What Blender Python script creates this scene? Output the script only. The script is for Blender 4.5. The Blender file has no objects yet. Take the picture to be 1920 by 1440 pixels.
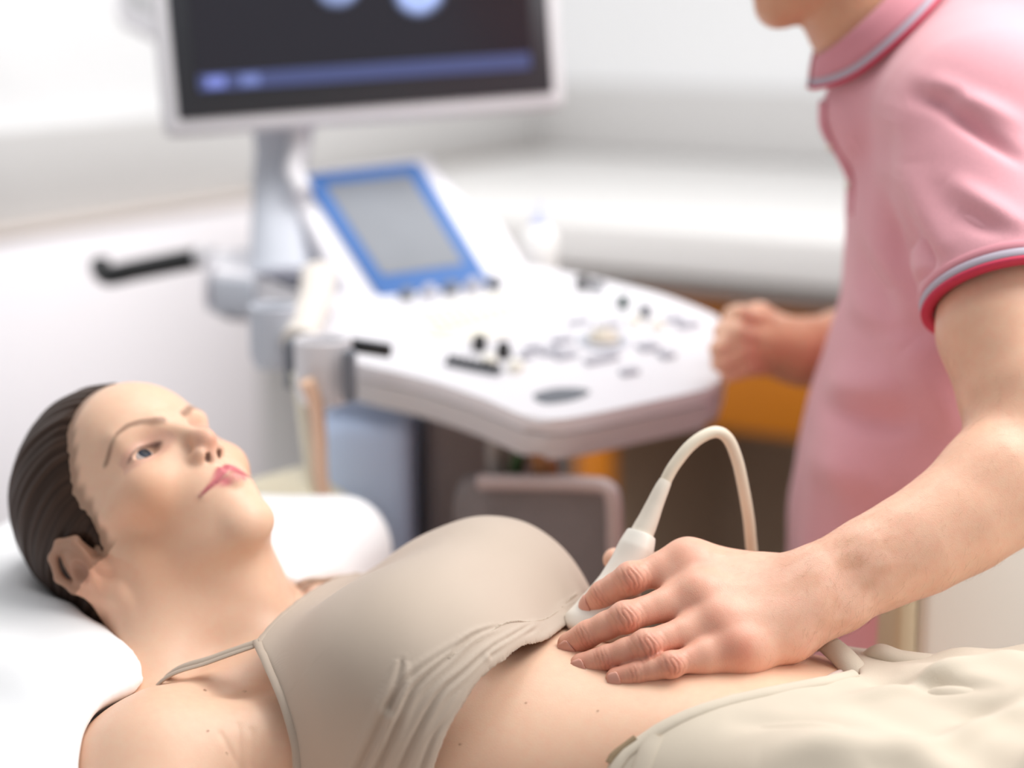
import bpy, bmesh, math, random
import numpy as np
from mathutils import Vector, Matrix

# ------------------------------------------------------------------ camera, world, lamps, exposure
SC = bpy.context.scene
COL = SC.collection
CAM_H, PITCH, FPX = 1.44, math.radians(11.9), 3692.0
cam_data = bpy.data.cameras.new('camera')
cam_data.sensor_width = 36.0
cam_data.lens = FPX / 1920.0 * 36.0
cam_data.clip_start = 0.05
cam_data.dof.use_dof = True
cam_data.dof.focus_distance = 1.545
cam_data.dof.aperture_fstop = 1.75
cam = bpy.data.objects.new('camera', cam_data)
COL.objects.link(cam)
cam.location = (0, 0, CAM_H)
cam.rotation_euler = (math.pi / 2 - PITCH, 0, 0)
SC.camera = cam

SC.view_settings.view_transform = 'Standard'
SC.view_settings.look = 'None'
SC.view_settings.gamma = 1.0
SC.view_settings.use_curve_mapping = False
SC.view_settings.exposure = 0.0

world = bpy.data.worlds.new('world')
SC.world = world
world.use_nodes = True
bgn = world.node_tree.nodes['Background']
bgn.inputs[0].default_value = (0.96, 0.98, 1.0, 1)
bgn.inputs[1].default_value = 0.45


def area_lamp(name, loc, target, sx, sy, power, color=(1, 1, 1), spread=180):
    ld = bpy.data.lights.new(name, 'AREA')
    ld.shape = 'RECTANGLE'
    ld.spread = math.radians(spread)
    ld.size, ld.size_y, ld.energy, ld.color = sx, sy, power, color
    o = bpy.data.objects.new(name, ld)
    COL.objects.link(o)
    o.location = loc
    o.rotation_euler = (Vector(target) - Vector(loc)).to_track_quat('-Z', 'Y').to_euler()
    return o


area_lamp('ceiling_and_fill_lamp', (0.25, 1.95, 2.75), (0.1, 1.6, 0.9), 1.3, 0.9, 12, (1, 0.985, 0.955))
area_lamp('window_daylight', (1.2, 1.75, 2.7), (0.25, 1.65, 1.05), 1.3, 1.2, 36, (1, 0.985, 0.96))
area_lamp('ceiling_and_fill_lamp', (0.0, 3.3, 2.75), (-0.1, 3.4, 0.9), 1.6, 1.2, 4)
area_lamp('ceiling_and_fill_lamp', (0.45, 2.75, 2.75), (-0.6, 3.5, 0.55), 1.2, 0.9, 9)  # added fill with no visible source, brightens the left cabinet fronts
area_lamp('ceiling_and_fill_lamp', (-0.75, 1.9, 2.7), (-0.35, 3.9, 0.5), 1.2, 1.2, 7, (1, 1, 1), 75)  # extra narrow-beam fill, unseen source, lifts the low cabinets beside the machine
area_lamp('window_daylight', (2.6, 1.0, 2.0), (0.1, 1.6, 0.95), 1.6, 1.5, 24, (1, 0.99, 0.97))

# ------------------------------------------------------------------ camera geometry helpers
_cp, _sp = math.cos(PITCH), math.sin(PITCH)


def P(px, py, Y):
    """the point of the room seen at picture position (px, py) and standing at distance Y down the room"""
    u, v = (px - 960) / FPX, -(py - 720) / FPX
    dy, dz = _cp + v * _sp, -_sp + v * _cp
    k = Y / dy
    return np.array([u * k, Y, CAM_H + dz * k])


def Pz(px, py, z):
    u, v = (px - 960) / FPX, -(py - 720) / FPX
    dy, dz = _cp + v * _sp, -_sp + v * _cp
    k = (z - CAM_H) / dz
    return np.array([u * k, dy * k, z])


# ------------------------------------------------------------------ materials
def srgb(r, g, b):
    f = lambda c: ((c / 255.0) / 12.92) if c / 255.0 <= 0.04045 else (((c / 255.0) + 0.055) / 1.055) ** 2.4
    return (f(r), f(g), f(b))


def mat(name, color, rough=0.5, metal=0.0, noise=None, bump=None, emit=None, sss=0.0, sheen=0.0, spec=None, sss_r=(1, .35, .2)):
    """noise=(scale, amount) mottles the colour, bump=(scale, strength, kind)"""
    m = bpy.data.materials.new(name)
    m.use_nodes = True
    nt = m.node_tree
    b = nt.nodes['Principled BSDF']
    b.inputs['Base Color'].default_value = (*color, 1)
    b.inputs['Roughness'].default_value = rough
    b.inputs['Metallic'].default_value = metal
    if spec is not None:
        b.inputs['Specular IOR Level'].default_value = spec
    if sheen:
        b.inputs['Sheen Weight'].default_value = sheen
        b.inputs['Sheen Roughness'].default_value = 0.5
    if sss:
        b.inputs['Subsurface Weight'].default_value = sss
        b.inputs['Subsurface Radius'].default_value = sss_r
        b.inputs['Subsurface Scale'].default_value = 0.006
    tc = nt.nodes.new('ShaderNodeTexCoord')
    if noise:
        n = nt.nodes.new('ShaderNodeTexNoise')
        n.inputs['Scale'].default_value = noise[0]
        n.inputs['Detail'].default_value = 4
        nt.links.new(tc.outputs['Object'], n.inputs['Vector'])
        mr = nt.nodes.new('ShaderNodeMapRange')
        mr.inputs[1].default_value, mr.inputs[2].default_value = 0.3, 0.7
        mr.inputs[3].default_value, mr.inputs[4].default_value = 1 - noise[1], 1 + noise[1]
        nt.links.new(n.outputs[0], mr.inputs[0])
        mx = nt.nodes.new('ShaderNodeVectorMath')
        mx.operation = 'SCALE'
        mx.inputs[0].default_value = color
        nt.links.new(mr.outputs[0], mx.inputs['Scale'])
        nt.links.new(mx.outputs[0], b.inputs['Base Color'])
    if bump:
        if bump[2] == 'noise':
            n = nt.nodes.new('ShaderNodeTexNoise')
            n.inputs['Scale'].default_value = bump[0]
            n.inputs['Detail'].default_value = 3
        elif bump[2] == 'voronoi':
            n = nt.nodes.new('ShaderNodeTexVoronoi')
            n.inputs['Scale'].default_value = bump[0]
        else:
            n = nt.nodes.new('ShaderNodeTexWave')
            n.inputs['Scale'].default_value = bump[0]
            n.bands_direction = bump[2]
            n.inputs['Distortion'].default_value = 0.3
        nt.links.new(tc.outputs['Object'], n.inputs['Vector'])
        bp = nt.nodes.new('ShaderNodeBump')
        bp.inputs['Strength'].default_value = bump[1]
        bp.inputs['Distance'].default_value = 0.001
        nt.links.new(n.outputs[0], bp.inputs['Height'])
        nt.links.new(bp.outputs[0], b.inputs['Normal'])
    if emit:
        b.inputs['Emission Color'].default_value = (*emit[0], 1)
        b.inputs['Emission Strength'].default_value = emit[1]
    return m


def skin_mat(name, rough=0.45, pore=900, pore_s=0.18, blotch=0.06):
    """skin whose pigment comes from the mesh's own 'pigment' attribute"""
    m = mat(name, (.8, .6, .5), rough, sss=0.22, spec=0.35)
    nt = m.node_tree
    b = nt.nodes['Principled BSDF']
    at = nt.nodes.new('ShaderNodeAttribute')
    at.attribute_name = 'pigment'
    tc = nt.nodes.new('ShaderNodeTexCoord')
    n = nt.nodes.new('ShaderNodeTexNoise')
    n.inputs['Scale'].default_value = 130
    n.inputs['Detail'].default_value = 5
    nt.links.new(tc.outputs['Object'], n.inputs['Vector'])
    mr = nt.nodes.new('ShaderNodeMapRange')
    mr.inputs[1].default_value, mr.inputs[2].default_value = 0.25, 0.75
    mr.inputs[3].default_value, mr.inputs[4].default_value = 1 - blotch, 1 + blotch
    nt.links.new(n.outputs[0], mr.inputs[0])
    cb = nt.nodes.new('ShaderNodeCombineXYZ')
    cb.inputs[0].default_value = 1.0
    nt.links.new(mr.outputs[0], cb.inputs[1])
    nt.links.new(mr.outputs[0], cb.inputs[2])
    mx = nt.nodes.new('ShaderNodeVectorMath')
    mx.operation = 'MULTIPLY'
    nt.links.new(at.outputs['Color'], mx.inputs[0])
    nt.links.new(cb.outputs[0], mx.inputs[1])
    nt.links.new(mx.outputs[0], b.inputs['Base Color'])
    v = nt.nodes.new('ShaderNodeTexVoronoi')
    v.inputs['Scale'].default_value = pore
    nt.links.new(tc.outputs['Object'], v.inputs['Vector'])
    n2 = nt.nodes.new('ShaderNodeTexNoise')
    n2.inputs['Scale'].default_value = pore * 0.25
    n2.inputs['Detail'].default_value = 4
    nt.links.new(tc.outputs['Object'], n2.inputs['Vector'])
    ad = nt.nodes.new('ShaderNodeMath')
    ad.operation = 'ADD'
    nt.links.new(v.outputs[0], ad.inputs[0])
    nt.links.new(n2.outputs[0], ad.inputs[1])
    bp = nt.nodes.new('ShaderNodeBump')
    bp.inputs['Strength'].default_value = pore_s
    bp.inputs['Distance'].default_value = 0.0006
    nt.links.new(ad.outputs[0], bp.inputs['Height'])
    nt.links.new(bp.outputs[0], b.inputs['Normal'])
    return m


# ------------------------------------------------------------------ object helpers
def tag(o, label=None, cat=None, group=None, kind=None):
    if label: o['label'] = label
    if cat: o['category'] = cat
    if group: o['group'] = group
    if kind: o['kind'] = kind
    return o


def empty(name, loc):
    o = bpy.data.objects.new(name, None)
    COL.objects.link(o)
    o.location = loc
    return o


def adopt(o, parent):
    """keep the child's world place (meshes are modelled in room coordinates)"""
    o.parent = parent
    o.matrix_parent_inverse = Matrix.Translation(-Vector(parent.location)) if parent.parent is None else Matrix.Identity(4)
    return o


def link_mesh(name, me, m, parent=None):
    o = bpy.data.objects.new(name, me)
    COL.objects.link(o)
    for mm in (m if isinstance(m, (list, tuple)) else [m]):
        me.materials.append(mm)
    if parent is not None:
        adopt(o, parent)
    return o


def np_mesh(name, V, F, smooth=True):
    V = np.asarray(V, np.float32)
    me = bpy.data.meshes.new(name)
    n = len(V)
    if isinstance(F, np.ndarray):
        nf, k = F.shape
        me.vertices.add(n)
        me.vertices.foreach_set('co', V.ravel())
        me.loops.add(nf * k)
        me.loops.foreach_set('vertex_index', F.astype(np.int32).ravel())
        me.polygons.add(nf)
        me.polygons.foreach_set('loop_start', np.arange(0, nf * k, k, dtype=np.int32))
        me.polygons.foreach_set('loop_total', np.full(nf, k, np.int32))
        me.update(calc_edges=True)
        me.validate()
    else:
        me.from_pydata([tuple(map(float, v)) for v in V], [], F)
        me.update()
    if smooth:
        me.polygons.foreach_set('use_smooth', np.ones(len(me.polygons), bool))
    return me


def pigment(me, C):
    a = me.color_attributes.new('pigment', 'FLOAT_COLOR', 'POINT')
    c = np.ones((len(me.vertices), 4), np.float32)
    c[:, :3] = C
    a.data.foreach_set('color', c.ravel())


def box_bm(bm, lo, hi, M=None, bevel=0.0, seg=2):
    vs = [bm.verts.new((x, y, z)) for x in (lo[0], hi[0]) for y in (lo[1], hi[1]) for z in (lo[2], hi[2])]
    fs = [bm.faces.new([vs[i] for i in q]) for q in ((0, 1, 3, 2), (4, 6, 7, 5), (0, 4, 5, 1), (2, 3, 7, 6), (0, 2, 6, 4), (1, 5, 7, 3))]
    if bevel > 0:
        es = list({e for f in fs for e in f.edges})
        r = bmesh.ops.bevel(bm, geom=es, offset=bevel, segments=seg, profile=0.5, affect='EDGES')
        vs = list({v for f in r['faces'] for v in f.verts} | {v for v in vs if v.is_valid})
    if M is not None:
        bmesh.ops.transform(bm, matrix=M, verts=[v for v in vs if v.is_valid])


def bm_obj(name, bm, m, parent=None, smooth=False):
    bmesh.ops.recalc_face_normals(bm, faces=bm.faces)
    me = bpy.data.meshes.new(name)
    bm.to_mesh(me)
    bm.free()
    if smooth:
        for p in me.polygons: p.use_smooth = True
        try: me.set_sharp_from_angle(angle=math.radians(35))
        except Exception: pass
    return link_mesh(name, me, m, parent)


def box(name, lo, hi, m, parent=None, M=None, bevel=0.004, seg=3):
    bm = bmesh.new()
    box_bm(bm, lo, hi, M, bevel, seg)
    return bm_obj(name, bm, m, parent, smooth=bevel > 0)


def frame(o, x, z):
    """matrix whose x axis is x, z axis near z"""
    x = Vector(x).normalized(); z = Vector(z); y = z.cross(x).normalized(); z = x.cross(y).normalized()
    M = Matrix.Identity(4)
    for i in range(3):
        M[i][0], M[i][1], M[i][2], M[i][3] = x[i], y[i], z[i], o[i]
    return M


def catmull(pts, n=10, closed=False):
    pts = np.asarray(pts, float)
    out = []
    N = len(pts)
    for i in range(N if closed else N - 1):
        g = lambda j: pts[j % N] if closed else pts[min(max(j, 0), N - 1)]
        p0, p1, p2, p3 = g(i - 1), g(i), g(i + 1), g(i + 2)
        for t in np.arange(n) / n:
            out.append(0.5 * ((2 * p1) + (-p0 + p2) * t + (2 * p0 - 5 * p1 + 4 * p2 - p3) * t * t + (-p0 + 3 * p1 - 3 * p2 + p3) * t ** 3))
    if not closed: out.append(pts[-1])
    return np.array(out)


def tube_mesh(pts, rad, nseg=16, flat=1.0, up=None, cap=True):
    """swept tube; rad scalar or list; flat squeezes the section along 'up'"""
    pts = np.asarray(pts, float)
    n = len(pts)
    rad = np.broadcast_to(np.asarray(rad, float), (n,)) if np.ndim(rad) == 0 else np.asarray(rad, float)
    T = np.gradient(pts, axis=0)
    T /= np.linalg.norm(T, axis=1)[:, None] + 1e-12
    V = []
    u = np.array(up, float) if up is not None else (np.array([0, 0, 1.]) if abs(T[0][2]) < .9 else np.array([1., 0, 0]))
    for i in range(n):
        u = u - T[i] * (u @ T[i]); u /= np.linalg.norm(u)
        w = np.cross(T[i], u)
        for j in range(nseg):
            a = 2 * math.pi * j / nseg
            V.append(pts[i] + rad[i] * (math.cos(a) * w + math.sin(a) * u * flat))
    F = []
    for i in range(n - 1):
        for j in range(nseg):
            k = (j + 1) % nseg
            F.append((i * nseg + j, i * nseg + k, (i + 1) * nseg + k, (i + 1) * nseg + j))
    if cap:
        F.append(tuple(range(nseg))[::-1])
        F.append(tuple((n - 1) * nseg + j for j in range(nseg)))
    return V, F


def tube(name, pts, rad, m, parent=None, nseg=16, flat=1.0, up=None):
    V, F = tube_mesh(pts, rad, nseg, flat, up)
    me = np_mesh(name, V, F)
    try: me.set_sharp_from_angle(angle=math.radians(50))
    except Exception: pass
    return link_mesh(name, me, m, parent)


def extrude_poly(name, top, down, m, parent=None, bevel=0.006, seg=3):
    """a solid whose top outline is the list of points, going down by vector"""
    bm = bmesh.new()
    d = Vector(down)
    a = [bm.verts.new(Vector(p)) for p in top]
    b = [bm.verts.new(Vector(p) + d) for p in top]
    ft = bm.faces.new(a); fb = bm.faces.new(b[::-1])
    for i in range(len(a)):
        j = (i + 1) % len(a)
        bm.faces.new((a[j], a[i], b[i], b[j]))
    if bevel:
        es = list(ft.edges) + list(fb.edges)
        bmesh.ops.bevel(bm, geom=es, offset=bevel, segments=seg, profile=0.5, affect='EDGES')
    return bm_obj(name, bm, m, parent, smooth=True)


def lathe(name, prof, M, m, parent=None, n=24):
    V, F = [], []
    for r, z in prof:
        for j in range(n):
            a = 2 * math.pi * j / n
            V.append(M @ Vector((r * math.cos(a), r * math.sin(a), z)))
    k = len(prof)
    for i in range(k - 1):
        for j in range(n):
            q = (j + 1) % n
            F.append((i * n + j, i * n + q, (i + 1) * n + q, (i + 1) * n + j))
    F.append(tuple(range(n))[::-1]); F.append(tuple((k - 1) * n + j for j in range(n)))
    me = np_mesh(name, np.array([tuple(v) for v in V]), F)
    try: me.set_sharp_from_angle(angle=math.radians(40))
    except Exception: pass
    return link_mesh(name, me, m, parent)


# ------------------------------------------------------------------ signed-distance modelling (numpy) for bodies and cloth
def smin(a, b, k):
    if k <= 0: return np.minimum(a, b)
    h = np.maximum(k - np.abs(a - b), 0) / k
    return np.minimum(a, b) - h * h * k * 0.25


def smax(a, b, k):
    return -smin(-a, -b, k)


class Sdf:
    def __init__(self): self.ops = []

    def add(self, fn, c, r, k=0.0, mode='u'):
        self.ops.append((mode, fn, k, np.asarray(c, float), float(r)))
        return self

    def cone(self, a, b, ra, rb, k=0.0, mode='u', flat=None, up=None):
        a = np.asarray(a, float); b = np.asarray(b, float); ba = b - a; L = ba @ ba + 1e-12
        if up is not None:
            up = np.asarray(up, float); up = up - ba * (up @ ba) / L; up = up / np.linalg.norm(up)

        def fn(X):
            q = X - a
            t = np.clip(q @ ba / L, 0, 1)
            v = q - t[:, None] * ba
            if up is not None:
                w = v @ up
                v = v + (w * (1 / flat - 1))[:, None] * up
                return (np.sqrt((v * v).sum(1)) - (ra + (rb - ra) * t)) * min(1, flat)
            return np.sqrt((v * v).sum(1)) - (ra + (rb - ra) * t)
        return self.add(fn, (a + b) / 2, math.sqrt(L) / 2 + max(ra, rb) * max(1, flat or 1), k, mode)

    def chain(self, pts, rad, k=0.0, mode='u', flat=None, up=None):
        for i in range(len(pts) - 1):
            self.cone(pts[i], pts[i + 1], rad[i], rad[i + 1], k, mode, flat, up)
        return self

    def ell(self, c, r, R=None, k=0.0, mode='u'):
        c = np.asarray(c, float); r = np.asarray(r, float)

        def fn(X):
            q = X - c
            if R is not None: q = q @ R
            a = q / r
            k0 = np.sqrt((a * a).sum(1)); b = a / r
            k1 = np.sqrt((b * b).sum(1)) + 1e-9
            return np.maximum(k0 * (k0 - 1) / k1, np.sqrt((q * q).sum(1)) - r.max())
        return self.add(fn, c, r.max(), k, mode)

    def __call__(self, X, sub=None):
        d = np.full(len(X), 1.0)
        for mode, fn, k, c, r in (self.ops if sub is None else sub):
            v = fn(X)
            if mode == 'u': d = smin(d, v, k)
            elif mode == 's': d = smax(d, -v, k)
            else: d = smax(d, v, k)
        return d

    def mesh(self, vox, lo, hi, B=16, fudge=3.0, post=1):
        lo = np.asarray(lo, float); hi = np.asarray(hi, float)
        nb = np.ceil((hi - lo) / (B * vox)).astype(int)
        gi = np.stack(np.meshgrid(*[np.arange(n) for n in nb], indexing='ij'), -1).reshape(-1, 3)
        bc = lo + (gi + 0.5) * B * vox
        rad = math.sqrt(3) / 2 * B * vox
        keep = []
        for i in range(0, len(bc), 60000):
            keep.append(np.abs(self(bc[i:i + 60000])) < rad * fudge + 2 * vox)
        gi = gi[np.concatenate(keep)]
        cs = np.array([o[3] for o in self.ops]); rs = np.array([o[4] for o in self.ops]); ks = np.array([o[2] for o in self.ops])
        g = np.arange(B + 1)
        loc = np.stack(np.meshgrid(g, g, g, indexing='ij'), -1).reshape(-1, 3)
        S = (nb * B + 4).astype(np.int64)
        key = lambda I: (I[:, 0] * S[1] + I[:, 1]) * S[2] + I[:, 2]
        corner = np.array([(a, b, c) for a in (0, 1) for b in (0, 1) for c in (0, 1)])
        E = [(i, j) for i in range(8) for j in range(i + 1, 8) if np.abs(corner[i] - corner[j]).sum() == 1]
        vk, vp, qk = [], [], []
        faces = {}
        for b0 in gi:
            c0 = lo + (b0 + 0.5) * B * vox
            sel = np.sqrt(((cs - c0) ** 2).sum(1)) - rs - rad < 1.3 * ks.max() + 4 * vox
            sub = [o for o, s in zip(self.ops, sel) if s or o[0] == 'i']
            d = self(lo + (b0 * B + loc) * vox, sub)
            D = d.reshape(B + 1, B + 1, B + 1)
            t0 = tuple(b0)
            for ax in range(3):                    # shared faces take the neighbour's values
                nbk = list(t0); nbk[ax] -= 1
                f_ = faces.get((tuple(nbk), ax))
                if f_ is not None: D[(slice(None),) * ax + (0,)] = f_
            for ax in range(3): faces[(t0, ax)] = D[(slice(None),) * ax + (B,)].copy()
            s = D < 0
            if s.all() or not s.any(): continue
            cnt = sum(s[a:B + a, b:B + b, c:B + c].astype(np.int8) for a, b, c in corner)
            I = np.argwhere((cnt > 0) & (cnt < 8))
            if len(I):
                cv = np.stack([D[I[:, 0] + a, I[:, 1] + b, I[:, 2] + c] for a, b, c in corner], 1)
                acc = np.zeros((len(I), 3)); w = np.zeros(len(I))
                for i, j in E:
                    a, b = cv[:, i], cv[:, j]
                    mk = (a < 0) != (b < 0)
                    t = np.where(mk, a / np.where(mk, a - b, 1), 0)
                    acc += mk[:, None] * (corner[i] + t[:, None] * (corner[j] - corner[i])); w += mk
                vp.append(lo + (b0 * B + I + acc / w[:, None]) * vox)
                vk.append(key((b0 * B + I).astype(np.int64) + 1))
            for ax in range(3):
                s0 = s[:B, :B, :B]
                sl = [slice(0, B)] * 3; sl[ax] = slice(1, B + 1)
                s1 = s[tuple(sl)]
                J = np.argwhere(s0 != s1)
                if not len(J): continue
                ins = s0[J[:, 0], J[:, 1], J[:, 2]]
                G = (b0 * B + J).astype(np.int64) + 1
                u, v = (ax + 1) % 3, (ax + 2) % 3
                q = []
                for du, dv in ((-1, -1), (0, -1), (0, 0), (-1, 0)):
                    H = G.copy(); H[:, u] += du; H[:, v] += dv
                    q.append(key(H))
                q = np.stack(q, 1)
                q[~ins] = q[~ins][:, ::-1]
                qk.append(q)
        vk = np.concatenate(vk); vp = np.concatenate(vp); qk = np.concatenate(qk)
        o = np.argsort(vk); vk = vk[o]; vp = vp[o]
        idx = np.searchsorted(vk, qk); idx = np.minimum(idx, len(vk) - 1)
        ok = (vk[idx] == qk).all(1)
        F = idx[ok]
        for _ in range(post):                      # settle the vertices evenly
            acc = np.zeros_like(vp); w = np.zeros(len(vp))
            for i in range(4):
                for j in (F[:, (i + 1) % 4], F[:, i - 1]):
                    for a in range(3): acc[:, a] += np.bincount(F[:, i], vp[j, a], len(vp))
                    w += np.bincount(F[:, i], minlength=len(vp))
            w = np.maximum(w, 1)
            vp = 0.5 * vp + 0.5 * acc / w[:, None]
        return vp, F


def vnormals(V, F):
    n = np.cross(V[F[:, 2]] - V[F[:, 0]], V[F[:, 3]] - V[F[:, 1]])
    N = np.zeros_like(V)
    for i in range(4):
        for a in range(3): N[:, a] += np.bincount(F[:, i], n[:, a], len(V))
    return N / (np.linalg.norm(N, axis=1)[:, None] + 1e-12)


def bump1(x, w):
    return np.exp(-(x / w) ** 2)


def sstep(a, b, x):
    t = np.clip((x - a) / (b - a), 0, 1)
    return t * t * (3 - 2 * t)


def seg_dist(X, a, b):
    a = np.asarray(a, float); b = np.asarray(b, float); ba = b - a
    t = np.clip((X - a) @ ba / (ba @ ba), 0, 1)
    return np.linalg.norm(X - a - t[:, None] * ba, axis=1), t


def poly_dist(X, pts):
    return np.min([seg_dist(X, pts[i], pts[i + 1])[0] for i in range(len(pts) - 1)], axis=0)


def lerp_tab(x, tab):
    """smooth interpolation of a table [(x, a, b, ..)] -> arrays"""
    T = np.array(tab, float)
    xs = T[:, 0]
    i = np.clip(np.searchsorted(xs, x) - 1, 0, len(xs) - 2)
    t = np.clip((x - xs[i]) / (xs[i + 1] - xs[i]), 0, 1)[:, None]
    m = np.gradient(T[:, 1:], xs, axis=0)
    h = (xs[i + 1] - xs[i])[:, None]
    a, b = T[i, 1:], T[i + 1, 1:]
    r = (2 * t ** 3 - 3 * t ** 2 + 1) * a + (t ** 3 - 2 * t ** 2 + t) * h * m[i] + (-2 * t ** 3 + 3 * t ** 2) * b + (t ** 3 - t ** 2) * h * m[i + 1]
    return [r[:, j] for j in range(r.shape[1])]
# ------------------------------------------------------------------ room
M_floor = mat('floor_vinyl', srgb(118, 104, 92), 0.5, noise=(3, .08))
M_wall = mat('wall_paint', srgb(226, 226, 227), 0.7, noise=(2, .015))
M_upstand = mat('grey_upstand', srgb(196, 194, 193), 0.5)
M_counter = mat('white_worktop', srgb(222, 220, 218), 0.35)
M_counter_edge = mat('worktop_edge', srgb(205, 196, 190), 0.4)
M_cab_white = mat('white_cabinet', srgb(243, 239, 243), 0.4)
M_orange = mat('orange_laminate', srgb(196, 116, 18), 0.45, noise=(5, .05))
M_steel = mat('grey_rail', srgb(150, 144, 140), 0.4)
M_dark = mat('dark_plinth', srgb(182, 162, 142), 0.6)

CZ = 1.02                                             # worktop height
ang = math.radians(32)
WL = np.array([math.sin(ang), math.cos(ang), 0.0])    # along the left wall, towards the corner
WR = np.array([math.cos(ang), -math.sin(ang), 0.0])   # along the back wall, away from the corner
CORNER = Pz(1000, 277, CZ); CORNER[2] = 0
RM = Matrix(((WR[0], WL[0], 0, CORNER[0]), (WR[1], WL[1], 0, CORNER[1]), (0, 0, 1, 0), (0, 0, 0, 1)))   # x along back wall, -y into the room


def rbox(name, lo, hi, m, parent=None, bevel=0.0, seg=2): return box(name, lo, hi, m, parent, RM, bevel, seg)


fl = rbox('floor', (-.1, -5.6, -.05), (5.2, .1, 0), M_floor); tag(fl, kind='structure')
wb = rbox('wall_back', (-.1, 0, 0), (5.2, .1, 2.9), M_wall); tag(wb, kind='structure')
wl = rbox('wall_left', (-.1, -5.6, 0), (0, 0, 2.9), M_wall); tag(wl, kind='structure')
for n, lo, hi in (('trim_1', (0, -.035, CZ), (4.8, 0, CZ + .16)), ('trim_2', (0, -4.6, CZ), (.035, -.035, CZ + .16))):
    o = rbox(n, lo, hi, M_upstand, None, .004); tag(o, kind='structure')
CD = 1.12
# worktops (continuous slabs) and the cabinets below them
w1 = rbox('worktop', (.036, -CD, CZ - .09), (4.6, -.036, CZ), M_counter, None, .012, 4)
tag(w1, 'long deep white worktop along the back wall above orange drawers', 'worktop')
rbox('front_rail', (.60, -CD + .012, CZ - .115), (4.6, -CD + .05, CZ - .092), M_steel, w1, .004)
# left wall: flush glossy white cabinet fronts under the grey upstand
cap = rbox('trim_3', (.0, -4.6, CZ - .012), (.075, -.036, CZ), mat('upstand_ledge', srgb(206, 194, 186), .5), None, .003); tag(cap, kind='structure')
yy = [-CD - .004, -1.92, -2.74, -3.56, -4.40]
for i in range(4):
    c = empty('base_cabinet', RM @ Vector((.35, (yy[i] + yy[i + 1]) / 2, 0)))
    rbox('body', (.002, yy[i + 1] + .003, .0), (.050, yy[i] - .003, CZ - .014), M_cab_white, c, .002)
    rbox('door', (.051, yy[i + 1] + .004, .10), (.070, yy[i] - .004, CZ - .016), M_cab_white, c, .004)
    tag(c, ('glossy white cabinet along the left wall, %s' % ('end one next to the drawers', 'directly behind the touch panel', 'behind the black push handle', 'nearest the lying head')[i]), 'cabinet', 'white cabinets along the left wall')
# orange drawer units hung under the long worktop, an orange side panel, and the dark back of the knee space
for i in range(3):
    x0 = .835 + i * .60
    c = empty('drawer_unit', RM @ Vector((x0 + .3, -CD + .3, .65)))
    rbox('carcass', (x0 + .002, -CD + .095, .662), (x0 + .598, -.30, .905), M_orange, c, .003)
    rbox('drawer', (x0 + .004, -CD + .060, .664), (x0 + .596, -CD + .093, .902), M_orange, c, .005)
    rbox('grip', (x0 + .22, -CD + .046, .895), (x0 + .38, -CD + .059, .904), M_steel, c, .002)
    rbox('apron', (x0 + .002, -CD + .075, .908), (x0 + .598, -CD + .10, CZ - .117), M_steel, c, .002)
    tag(c, ('orange drawer unit under the long worktop, %s' % ('seen behind the far gripping hand', 'hidden behind the pink shirt', 'far right one beyond the pink shirt')[i]), 'drawer', 'orange drawers under the worktop')
sp = rbox('desk_end_panel', (.735, -CD + .06, 0), (.80, -CD + .10, .905), M_orange, None, .004)
tag(sp, 'upright orange desk side panel left of the drawers behind the cables', 'panel')
kp = rbox('trim_4', (.735, -.50, 0), (4.6, -.48, .655), M_dark); tag(kp, kind='structure')
kq = rbox('trim_5', (.735, -CD + .102, 0), (.755, -.502, .655), M_dark); tag(kq, kind='structure')
# ------------------------------------------------------------------ the patient lying on the couch
BA = math.radians(20)
BX = np.array([math.cos(BA), -math.sin(BA), 0]); BY = np.array([math.sin(BA), math.cos(BA), 0]); BZ = np.array([0, 0, 1.0])
BO = np.array([-0.19, 1.60, 0.0])


def Wb(s, t, h): return BO + s * BX + t * BY + h * BZ


def body_co(X):
    q = X - BO
    return q @ BX, q @ BY, X[:, 2]


HB = np.array([[-0.6036, 0.3902, -0.6953], [-0.7965, -0.3348, 0.5036], [-0.0362, 0.8577, 0.5129]])   # right, face, crown
HO = np.array([-0.3098, 1.66, 0.9632])
HS = 1.05e-3


def Hd(x, y, z): return HO + HB @ (np.array([x, y, z], float) * HS)


def head_co(X): return ((X - HO) @ HB) / HS


# torso: s, front height, back height, half width
TORSO = [(-0.10, .850, .770, .060), (-0.05, .872, .750, .110), (0.0, .884, .725, .150), (0.06, .892, .705, .158), (0.12, .898, .700, .155), (0.18, .905, .700, .152),
         (0.24, .914, .700, .147), (0.30, .911, .700, .138), (0.36, .911, .700, .136), (0.42, .906, .700, .146), (0.48, .897, .700, .162), (0.56, .880, .700, .175), (0.68, .875, .700, .180)]


def station(tab, n=2.3, grow=0.0, s0=-0.10, s1=0.66):
    def fn(X):
        s, t, h = body_co(X)
        hf, hb, w = lerp_tab(s, tab)
        hf = hf + grow; hb = hb - grow; w = w + grow
        hc = (hf + hb) / 2; hh = (hf - hb) / 2
        rho = ((np.abs(t) / w) ** n + (np.abs(h - hc) / hh) ** n) ** (1 / n)
        d = (rho - 1) * np.minimum(w, hh)
        return np.maximum(d, np.maximum(s0 - s, s - s1))
    return fn


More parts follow.
